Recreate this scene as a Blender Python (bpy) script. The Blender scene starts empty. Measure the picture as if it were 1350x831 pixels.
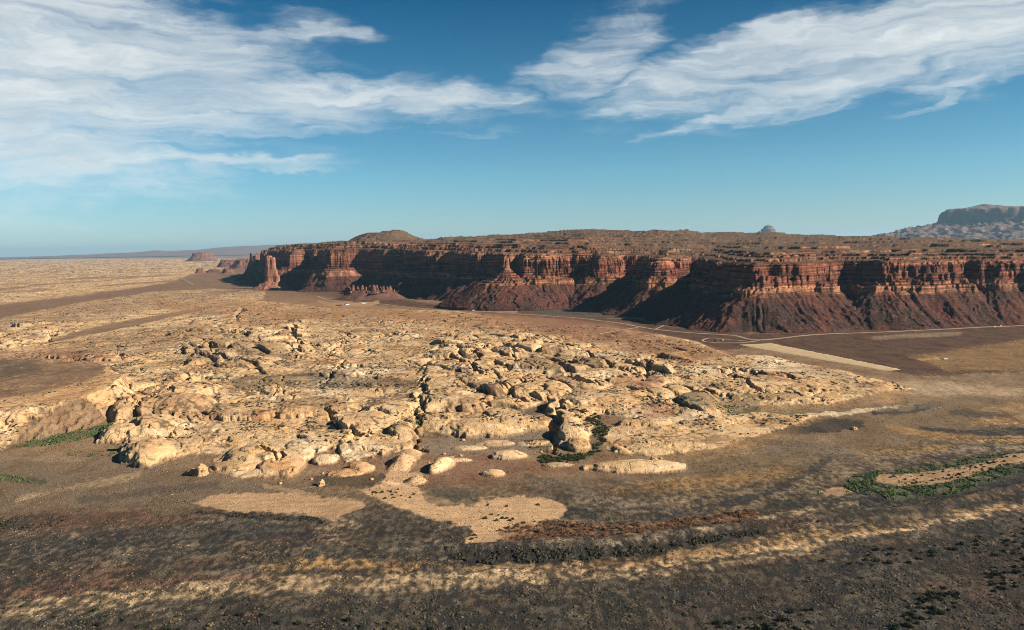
import bpy, math, random
import numpy as np
from mathutils import Matrix, Vector

# ------------------------------------------------------------------ camera, sky, sun, exposure
scene = bpy.context.scene
COL = scene.collection
EYE = 300.0                       # metres above the river flat
FOC = 1100.0                      # focal length in photo pixels (photo 1350 x 831)
PITCH, ROLL = math.radians(4.70), math.radians(-1.0)
SUN_AZ, SUN_EL = math.radians(106.0), math.radians(28.5)    # azimuth clockwise from +Y

cam = bpy.data.cameras.new('camera'); camo = bpy.data.objects.new('camera', cam)
COL.objects.link(camo); scene.camera = camo
cam.sensor_width = 36.0; cam.lens = FOC / 1350 * 36.0
cam.clip_start = 1.0; cam.clip_end = 400000.0
CAM_M = Matrix.Translation((0, 0, EYE)) @ Matrix.Rotation(math.pi/2 - PITCH, 4, 'X') @ Matrix.Rotation(ROLL, 4, 'Z')
camo.matrix_world = CAM_M

scene.render.engine = 'CYCLES'
scene.view_settings.view_transform = 'Standard'
scene.view_settings.look = 'None'
scene.view_settings.gamma = 1.0
scene.view_settings.exposure = 1.15
try:
    scene.cycles.use_denoising = True
    scene.cycles.denoiser = 'OPENIMAGEDENOISE'
    scene.cycles.denoising_input_passes = 'RGB_ALBEDO_NORMAL'
    scene.cycles.denoising_prefilter = 'NONE'
    scene.cycles.pixel_filter_type = 'BLACKMAN_HARRIS'; scene.cycles.filter_width = 1.0
except Exception:
    pass
scene.cycles.max_bounces = 4
scene.cycles.diffuse_bounces = 2
scene.cycles.volume_bounces = 0
scene.cycles.sample_clamp_indirect = 4.0


class NT:
    """small node builder"""
    def __init__(s, tree): s.t = tree; s.n = tree.nodes; s.l = tree.links
    def node(s, typ, **kw):
        n = s.n.new(typ)
        for k, v in kw.items(): setattr(n, k, v)
        return n
    def put(s, sock, v):
        if v is None: return
        if isinstance(v, bpy.types.NodeSocket): s.l.new(v, sock)
        else:
            if hasattr(sock.default_value, '__len__') and isinstance(v, (tuple, list)):
                if len(sock.default_value) == 4 and len(v) == 3: v = (*v, 1)
            sock.default_value = v
    def m(s, op, a, b=None, c=None, clamp=False):
        n = s.node('ShaderNodeMath', operation=op, use_clamp=clamp)
        s.put(n.inputs[0], a); s.put(n.inputs[1], b); s.put(n.inputs[2], c)
        return n.outputs[0]
    def vm(s, op, a, b=None, out=0):
        n = s.node('ShaderNodeVectorMath', operation=op)
        s.put(n.inputs[0], a); s.put(n.inputs[1], b)
        return n.outputs['Value'] if op in ('LENGTH', 'DOT_PRODUCT', 'DISTANCE') else n.outputs[0]
    def mapping(s, vec, loc=(0,0,0), rot=(0,0,0), sc=(1,1,1)):
        n = s.node('ShaderNodeMapping'); s.put(n.inputs['Vector'], vec)
        n.inputs['Location'].default_value = loc; n.inputs['Rotation'].default_value = rot; n.inputs['Scale'].default_value = sc
        return n.outputs[0]
    def noise(s, vec, scale=1.0, detail=4.0, rough=0.55, dist=0.0, out='Fac'):
        n = s.node('ShaderNodeTexNoise'); s.put(n.inputs['Vector'], vec)
        n.inputs['Scale'].default_value = scale; n.inputs['Detail'].default_value = detail
        n.inputs['Roughness'].default_value = rough; n.inputs['Distortion'].default_value = dist
        return n.outputs[out]
    def voro(s, vec, scale=1.0, feature='F1', out='Distance', rnd=1.0):
        n = s.node('ShaderNodeTexVoronoi', feature=feature); s.put(n.inputs['Vector'], vec)
        n.inputs['Scale'].default_value = scale; n.inputs['Randomness'].default_value = rnd
        return n.outputs[out]
    def ramp(s, fac, stops, interp='LINEAR'):
        n = s.node('ShaderNodeValToRGB'); cr = n.color_ramp; cr.interpolation = interp
        while len(cr.elements) < len(stops): cr.elements.new(0.5)
        for e, (p, c) in zip(cr.elements, stops):
            e.position = p; e.color = (c, c, c, 1) if not hasattr(c, '__len__') else (*c, 1)
        s.put(n.inputs[0], fac); return n.outputs[0]
    def step(s, v, a, b, o0=0.0, o1=1.0):
        n = s.node('ShaderNodeMapRange', interpolation_type='SMOOTHSTEP')
        s.put(n.inputs[0], v); s.put(n.inputs[1], a); s.put(n.inputs[2], b)
        n.inputs[3].default_value = o0; n.inputs[4].default_value = o1
        return n.outputs[0]
    def mix(s, f, a, b, mode='MIX'):
        n = s.node('ShaderNodeMix', data_type='RGBA', blend_type=mode)
        s.put(n.inputs['Factor'], f); s.put(n.inputs[6], a); s.put(n.inputs[7], b)
        return n.outputs[2]
    def scale(s, colr, f):
        n = s.node('ShaderNodeVectorMath', operation='SCALE'); s.put(n.inputs[0], colr); s.put(n.inputs['Scale'], f)
        return n.outputs[0]


def az_el(px, py):
    """photo pixel -> compass azimuth and elevation in degrees"""
    d = CAM_M.to_3x3() @ Vector(((px - 675) / FOC, -(py - 415.5) / FOC, -1)).normalized()
    return math.degrees(math.atan2(d.x, d.y)), math.degrees(math.asin(d.z))


def build_world():
    w = bpy.data.worlds.new('World'); scene.world = w; w.use_nodes = True
    t = NT(w.node_tree); t.n.clear()
    sky = t.node('ShaderNodeTexSky', sky_type='NISHITA', sun_disc=False)
    sky.sun_elevation = SUN_EL; sky.sun_rotation = SUN_AZ
    sky.altitude = 1400; sky.air_density = 1.0; sky.dust_density = 0.6; sky.ozone_density = 2.0
    d = t.node('ShaderNodeTexCoord').outputs['Generated']
    sx = t.node('ShaderNodeSeparateXYZ'); t.put(sx.inputs[0], d)
    DEG = 57.29578
    az = t.m('MULTIPLY', t.m('ARCTAN2', sx.outputs[0], sx.outputs[1]), DEG)
    el = t.m('MULTIPLY', t.m('ARCSINE', sx.outputs[2]), DEG)
    cv = t.node('ShaderNodeCombineXYZ'); t.put(cv.inputs[0], az); t.put(cv.inputs[1], el)
    P = cv.outputs[0]
    # slow warp of the cloud outlines
    wv = t.noise(t.mapping(P, sc=(0.10, 0.22, 1)), 1.0, 4, 0.6, 0, 'Color')
    wv = t.vm('SUBTRACT', wv, (0.5, 0.5, 0.5))
    Pw = t.vm('ADD', P, t.vm('MULTIPLY', wv, (9.0, 4.0, 0)))
    wv2 = t.noise(t.mapping(P, rot=(0, 0, math.radians(-18)), sc=(0.25, 0.9, 1)), 1.0, 5, 0.6, 0, 'Color')
    Pw = t.vm('ADD', Pw, t.vm('MULTIPLY', t.vm('SUBTRACT', wv2, (0.5, 0.5, 0.5)), (3.0, 1.6, 0)))
    # px, py, half width, half height, tilt (deg, up to the right), weight
    blobs = [(-30, 100, 400, 165, 0, 1.1), (200, 70, 300, 75, -4, .95), (330, 120, 330, 50, -4, .9), (520, 140, 230, 30, 0, .85),
             (110, 170, 330, 48, 2, .85), (620, 172, 130, 8, 2, .5), (240, 212, 260, 12, -3, .8), (60, 238, 120, 9, 2, .7),
             (440, 40, 90, 30, -12, .6),
             (1180, 45, 290, 72, 14, 1.0), (960, 85, 230, 52, 14, .95), (800, 62, 120, 55, 38, .8), (735, 95, 75, 26, 10, .65),
             (1010, 130, 190, 18, 14, .8), (1310, 60, 130, 60, 10, .9), (1240, 128, 75, 8, 26, .62), (1090, 138, 90, 7, 8, .6),
             (870, 140, 90, 12, 10, .45)]
    tot = None
    for (px, py, rx, ry, tilt, wgt) in blobs:
        a, e = az_el(px, py); k = 57.3 / FOC
        v = t.vm('SUBTRACT', Pw, (a, e, 0))
        v = t.mapping(v, rot=(0, 0, math.radians(-tilt)))
        v = t.vm('MULTIPLY', v, (1 / (rx * k), 1 / (ry * k), 0))
        r = t.vm('LENGTH', v)
        g = t.m('MULTIPLY', t.step(r, 1.35, 0.25), wgt)
        tot = g if tot is None else t.m('MAXIMUM', tot, g)
    # streaky cirrus texture: level on the left, climbing to the right on the right
    nl = t.noise(t.mapping(Pw, rot=(0, 0, math.radians(-2)), sc=(0.07, 0.66, 1)), 1.0, 10, 0.58, 0.12)
    nr = t.noise(t.mapping(Pw, loc=(7, 3, 0), rot=(0, 0, math.radians(-17)), sc=(0.08, 0.70, 1)), 1.0, 10, 0.58, 0.15)
    side = t.step(az, 0.0, 6.0)
    nmix = t.m('ADD', t.m('MULTIPLY', nl, t.m('SUBTRACT', 1, side)), t.m('MULTIPLY', nr, side))
    puff = t.noise(t.mapping(Pw, sc=(0.45, 0.8, 1)), 1.0, 7, 0.6, 0.2)
    tex = t.m('ADD', t.m('MULTIPLY', nmix, 0.78), t.m('MULTIPLY', puff, 0.22))
    dens = t.m('ADD', tot, t.m('MULTIPLY', t.m('SUBTRACT', tex, 0.5), 2.3))
    Ps = t.vm('ADD', P, t.vm('MULTIPLY', wv, (4.0, 1.5, 0)))
    fib = t.mix(side, t.noise(t.mapping(Ps, rot=(0, 0, math.radians(-3)), sc=(.16, 1.9, 1)), 1, 6, .6, 0), t.noise(t.mapping(Ps, rot=(0, 0, math.radians(-19)), sc=(.16, 1.9, 1)), 1, 6, .6, 0))
    dens = t.m('ADD', dens, t.m('MULTIPLY', t.m('SUBTRACT', fib, .5), .42))
    dens = t.m('MULTIPLY', t.step(dens, 0.16, 1.42), t.step(tot, 0.0, 0.5))
    dens = t.m('MULTIPLY', dens, 0.93)
    # thicker parts are a little greyer
    thick = t.m('MULTIPLY', t.step(tot, 0.7, 1.0), t.step(puff, 0.35, 0.65))
    cc = t.mix(t.m('MULTIPLY', thick, 0.8), (0.80, 0.84, 0.84), (0.60, 0.66, 0.68))
    tint = t.ramp(t.m('DIVIDE', el, 40.0), [(0, (.66, .81, .97)), (.12, (.48, .83, .93)), (.25, (.27, .66, .77)), (.42, (.045, .41, .57)), (1, (.06, .36, .5))])
    skyc = t.mix(1.0, sky.outputs[0], tint, 'MULTIPLY')
    c = t.mix(dens, skyc, t.scale(cc, CLOUD_GAIN))
    bg = t.node('ShaderNodeBackground'); t.put(bg.inputs[0], c); bg.inputs[1].default_value = SKY_STRENGTH
    out = t.node('ShaderNodeOutputWorld'); t.l.new(bg.outputs[0], out.inputs[0])
    w.cycles.sampling_method = 'MANUAL'; w.cycles.sample_map_resolution = 512

SKY_STRENGTH = 0.05
CLOUD_GAIN = 9.5
build_world()

sl = bpy.data.lights.new('sun', 'SUN'); sun = bpy.data.objects.new('sun', sl); COL.objects.link(sun)
sl.energy = 5.0; sl.angle = math.radians(0.5); sl.color = (1.0, 0.885, 0.72)
sdir = Vector((math.sin(SUN_AZ) * math.cos(SUN_EL), math.cos(SUN_AZ) * math.cos(SUN_EL), math.sin(SUN_EL)))
sun.rotation_euler = sdir.to_track_quat('Z', 'Y').to_euler(); sun.location = (2000, 0, 2500)

HAZE_DENSITY = 0.9e-5
HAZE_COLOR = (0.44, 0.74, 1.0)

# ------------------------------------------------------------------ numpy noise
f32 = np.float32
_rng = np.random.RandomState(7)
PERM = np.concatenate([_rng.permutation(1024)] * 2).astype(np.int32)
_ga = _rng.rand(1024) * 2 * np.pi
GX, GY = np.cos(_ga).astype(f32), np.sin(_ga).astype(f32)
RV = _rng.rand(4, 1024).astype(f32)

def hsh(i, j, seed):
    return PERM[(PERM[(i + seed * 131) & 1023] + j) & 1023]

def perlin(x, y, seed=0):
    x = np.asarray(x, f32); y = np.asarray(y, f32)
    xi = np.floor(x); yi = np.floor(y); fx = x - xi; fy = y - yi
    xi = xi.astype(np.int32); yi = yi.astype(np.int32)
    u = fx*fx*fx*(fx*(fx*6-15)+10); v = fy*fy*fy*(fy*(fy*6-15)+10)
    def g(a, b, dx, dy):
        h = hsh(a, b, seed); return GX[h]*dx + GY[h]*dy
    n00 = g(xi, yi, fx, fy); n10 = g(xi+1, yi, fx-1, fy)
    n01 = g(xi, yi+1, fx, fy-1); n11 = g(xi+1, yi+1, fx-1, fy-1)
    a = n00 + u*(n10-n00); b = n01 + u*(n11-n01)
    return (a + v*(b-a)) * 1.5

def fbm(x, y, o=4, seed=0, gain=0.5):
    s = 0; a = 1.0; tot = 0
    for k in range(o):
        s = s + a*perlin(x, y, seed+k*3); tot += a; a *= gain
        x = x*2.03 + 11.3; y = y*2.03 - 7.1
    return s/tot*1.25

def ridged(x, y, o=3, seed=0):
    s = 0; a = 1.0; tot = 0
    for k in range(o):
        s = s + a*(1-np.abs(perlin(x, y, seed+k*5))*2); tot += a; a *= 0.5
        x = x*2.1 + 3.7; y = y*2.1 + 9.2
    return s/tot

def worley(x, y, seed=0):
    x = np.asarray(x, f32); y = np.asarray(y, f32)
    xi = np.floor(x).astype(np.int32); yi = np.floor(y).astype(np.int32)
    f1 = np.full(x.shape, 9, f32); f2 = np.full(x.shape, 9, f32); ident = np.zeros(x.shape, np.int32)
    for di in (-1, 0, 1):
        for dj in (-1, 0, 1):
            h = hsh(xi+di, yi+dj, seed)
            dx = xi+di+0.12+0.76*RV[0][h]-x; dy = yi+dj+0.12+0.76*RV[1][h]-y
            d = np.sqrt(dx*dx+dy*dy)
            c = d < f1
            f2 = np.where(c, f1, np.minimum(f2, d)); ident = np.where(c, h, ident); f1 = np.where(c, d, f1)
    return f1, f2, ident

def sst(x, a, b):
    t = np.clip((x-a)/(b-a), 0, 1); return t*t*(3-2*t)

# ------------------------------------------------------------------ photo pixel <-> ground
_R = np.array(CAM_M.to_3x3())
def zbase(Y):
    return 20*sst(Y, 1150, 1800)
def to_px(X, Y, Z):
    d = np.stack([X, Y, Z-EYE], -1) @ _R
    return 675 + FOC*d[..., 0]/-d[..., 2], 415.5 - FOC*d[..., 1]/-d[..., 2]
def W(px, py, z=None):
    d = _R @ np.array([(px-675)/FOC, -(py-415.5)/FOC, -1.0])
    zz = 0.0 if z is None else z
    for _ in range(25):
        k = (zz-EYE)/d[2]
        if z is not None: break
        zz = 0.5*zz + 0.5*float(zbase(k*d[1]))
    return float(k*d[0]), float(k*d[1])

def poly_sd(px, py, poly):
    """signed distance (px, positive inside) to a polygon"""
    n = len(poly); ins = np.zeros(px.shape, bool); dm = np.full(px.shape, 1e9, f32)
    for i in range(n):
        ax, ay = poly[i]; bx, by = poly[(i+1) % n]
        ex, ey = bx-ax, by-ay; wx, wy = px-ax, py-ay
        t = np.clip((wx*ex+wy*ey)/(ex*ex+ey*ey+1e-9), 0, 1)
        dm = np.minimum(dm, (wx-t*ex)**2+(wy-t*ey)**2)
        if ay != by:
            c = ((ay > py) != (by > py)) & (px < (bx-ax)*(py-ay)/(by-ay)+ax); ins ^= c
    return np.where(ins, np.sqrt(dm), -np.sqrt(dm))

def zone(px, py, poly, soft=4.0, margin=None):
    poly = [(float(a), float(b)) for a, b in poly]
    xs = [p[0] for p in poly]; ys = [p[1] for p in poly]; mg = soft+2
    m = (px > min(xs)-mg) & (px < max(xs)+mg) & (py > min(ys)-mg) & (py < max(ys)+mg)
    out = np.zeros(px.shape, f32)
    if m.any(): out[m] = sst(poly_sd(px[m], py[m], poly), -soft, soft)
    return out

def band(pts):
    """a strip from (x, y, half height) points"""
    return [(x, y-h) for x, y, h in pts] + [(x, y+h) for x, y, h in reversed(pts)]

# ------------------------------------------------------------------ mesh helpers
def grid_mesh(name, V, nr, nc, smooth=True):
    """V (nr*nc,3) -> mesh"""
    me = bpy.data.meshes.new(name)
    idx = np.arange(nr*nc, dtype=np.int32).reshape(nr, nc)
    q = np.stack([idx[:-1, :-1], idx[:-1, 1:], idx[1:, 1:], idx[1:, :-1]], -1).reshape(-1, 4)
    me.vertices.add(nr*nc); me.vertices.foreach_set('co', V.astype(f32).ravel())
    me.loops.add(q.size); me.loops.foreach_set('vertex_index', q.ravel())
    me.polygons.add(len(q)); me.polygons.foreach_set('loop_start', np.arange(0, q.size, 4, dtype=np.int32))
    me.update(calc_edges=True)
    me.polygons.foreach_set('use_smooth', np.full(len(q), smooth))
    return me

def raw_mesh(name, V, F, smooth=False):
    """V (n,3), F (m,k) same-size faces"""
    V = np.asarray(V, f32); F = np.asarray(F, np.int32); k = F.shape[1]
    me = bpy.data.meshes.new(name)
    me.vertices.add(len(V)); me.vertices.foreach_set('co', V.ravel())
    me.loops.add(F.size); me.loops.foreach_set('vertex_index', F.ravel())
    me.polygons.add(len(F)); me.polygons.foreach_set('loop_start', np.arange(0, F.size, k, dtype=np.int32))
    me.update(calc_edges=True)
    me.polygons.foreach_set('use_smooth', np.full(len(F), smooth))
    return me

def attr_col(me, name, C):
    C = np.asarray(C, f32)
    if C.shape[1] == 3: C = np.concatenate([C, np.ones((len(C), 1), f32)], 1)
    a = me.attributes.new(name, 'FLOAT_COLOR', 'POINT'); a.data.foreach_set('color', C.ravel())
def attr_f(me, name, v):
    a = me.attributes.new(name, 'FLOAT', 'POINT'); a.data.foreach_set('value', np.asarray(v, f32))

def link(name, me, mat=None, parent=None):
    o = bpy.data.objects.new(name, me); COL.objects.link(o)
    if mat is not None: me.materials.append(mat)
    if parent is not None: o.parent = parent
    return o
def tag(o, label=None, cat=None, group=None, kind=None):
    for k, v in (('label', label), ('category', cat), ('group', group), ('kind', kind)):
        if v is not None: o[k] = v
    return o

def new_mat(name):
    m = bpy.data.materials.new(name); m.use_nodes = True
    t = NT(m.node_tree); t.n.clear()
    b = t.node('ShaderNodeBsdfPrincipled'); o = t.node('ShaderNodeOutputMaterial'); t.l.new(b.outputs[0], o.inputs[0])
    b.inputs['Roughness'].default_value = 0.95
    b.inputs['Specular IOR Level'].default_value = 0.08
    return m, t, b
def bump(t, b, h, dist, strength=1.0):
    n = t.node('ShaderNodeBump'); n.inputs['Distance'].default_value = dist; n.inputs['Strength'].default_value = strength
    t.put(n.inputs['Height'], h); t.l.new(n.outputs[0], b.inputs['Normal'])

# ------------------------------------------------------------------ ground colours (linear albedo)
CREAM = np.array([.505, .34, .185], f32); CREAM2 = np.array([.43, .26, .12], f32); PALE = np.array([.55, .42, .27], f32)
ORANGE = np.array([.42, .21, .09], f32); SOIL = np.array([.17, .10, .056], f32); SCRUB = np.array([.053, .046, .034], f32)
DARK = np.array([.020, .020, .020], f32); MAROON = np.array([.042, .021, .0165], f32); BROWN = np.array([.115, .068, .043], f32)
BROWN_P = BROWN*1.2; SAND = np.array([.40, .255, .14], f32); GOLD = np.array([.22, .132, .056], f32); GREEN = np.array([.035, .05, .022], f32)
RED = np.array([.23, .11, .07], f32); STRAW = np.array([.27, .19, .11], f32); GREY = np.array([.16, .125, .09], f32)

ROCK_ZONES = [
    [(-300, 600), (0, 592), (60, 566), (120, 550), (150, 556), (135, 570), (155, 590), (160, 612), (190, 616), (245, 600), (290, 598), (275, 622), (320, 632),
     (385, 630), (400, 618), (415, 600), (445, 590), (455, 612), (480, 606), (510, 600), (545, 590), (553, 545), (556, 568), (590, 575), (640, 574),
     (660, 560), (690, 545), (720, 530), (727, 560), (728, 590), (775, 590), (790, 545), (830, 552), (880, 552), (910, 560), (960, 545), (1000, 536), (1100, 533),
     (1205, 512), (1150, 500), (1090, 485), (1010, 470), (965, 470), (920, 452), (860, 440), (800, 432), (740, 428), (690, 424), (600, 410), (520, 408),
     (440, 408), (380, 400), (320, 395), (280, 405), (200, 425), (130, 440), (60, 455), (-300, 470)],
    [(-300, 455), (0, 420), (100, 400), (200, 385), (300, 380), (350, 385), (345, 395), (240, 410), (120, 432), (0, 470), (-300, 500)],
    [(-300, 342), (200, 341), (310, 341), (330, 352), (250, 362), (230, 372), (150, 384), (60, 396), (0, 402), (-300, 415)],
    [(790, 566), (860, 546), (955, 548), (1000, 545), (1080, 549), (1010, 572), (935, 592), (872, 602), (812, 598)],
    [(765, 610), (860, 606), (905, 622), (900, 630), (820, 628), (770, 620)],
    [(645, 596), (690, 595), (698, 603), (660, 608)], [(628, 622), (665, 618), (668, 626), (640, 634)], [(568, 634), (578, 604), (598, 602), (590, 622), (574, 636)],
]
DOMES = [  # photo px of the foot centre, half width px, half depth m, height m, turn deg
    (200, 603, 26, 55, 22, 10), (200, 570, 40, 60, 22, 20), (225, 540, 45, 80, 24, 25), (250, 520, 35, 70, 18, 20), (165, 575, 28, 40, 16, 10),
    (575, 560, 40, 45, 14, 0), (640, 568, 48, 50, 15, 0), (690, 560, 38, 45, 14, 0), (520, 548, 42, 60, 16, 10), (535, 572, 22, 40, 12, 0),
    (738, 540, 15, 45, 14, 0), (747, 558, 17, 45, 16, 0), (757, 576, 17, 40, 15, 0), (764, 590, 15, 30, 10, 0), (600, 522, 30, 45, 12, 0), (490, 560, 40, 60, 14, 0), (870, 522, 16, 35, 9, 0), (893, 518, 14, 30, 8, 0),
    (920, 532, 24, 45, 12, 0), (700, 520, 24, 50, 14, 20), (800, 530, 50, 80, 12, 0), (640, 475, 26, 50, 14, 30), (655, 455, 24, 50, 12, 30), (620, 490, 25, 50, 14, 30),
    (800, 480, 24, 60, 12, -35), (780, 500, 26, 60, 13, -35), (760, 470, 22, 60, 12, -30), (340, 600, 25, 35, 9, 0), (375, 618, 28, 30, 8, 0),
    (432, 608, 16, 24, 8, 0), (476, 620, 18, 26, 9, 0), (583, 618, 10, 36, 15, -20), (672, 602, 22, 20, 9, 0), (650, 626, 15, 16, 6, 0), (835, 618, 60, 28, 9, -3),
    (620, 592, 22, 14, 4, 0), (702, 586, 20, 14, 4, 5), (606, 608, 16, 9, 3, 0), (735, 614, 20, 9, 3, 0), (655, 586, 24, 16, 4, 0), (455, 626, 24, 16, 5, 0), (360, 608, 30, 24, 6, 10), (405, 590, 24, 26, 6, 0), (305, 618, 20, 18, 5, 0), (850, 560, 30, 24, 5, 0), (905, 588, 24, 12, 3, 0), (930, 560, 30, 22, 4, 0),
    (330, 545, 50, 60, 10, 0), (415, 540, 50, 70, 12, 0), (1010, 512, 60, 70, 10, 0), (105, 470, 40, 60, 10, 0),
]
SWARMS = [
    [(580, 450), (690, 440), (760, 460), (830, 470), (900, 480), (870, 530), (820, 520), (720, 530), (690, 560), (640, 575), (560, 570), (540, 530), (560, 490)],
    [(150, 520), (250, 500), (280, 540), (250, 590), (200, 610), (160, 600)],
    [(240, 440), (400, 430), (410, 480), (330, 500), (250, 490)], [(300, 590), (400, 580), (440, 600), (380, 630), (300, 625)],
    [(0, 430), (60, 425), (80, 450), (0, 460)], [(880, 520), (940, 515), (950, 545), (890, 545)]]
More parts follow.
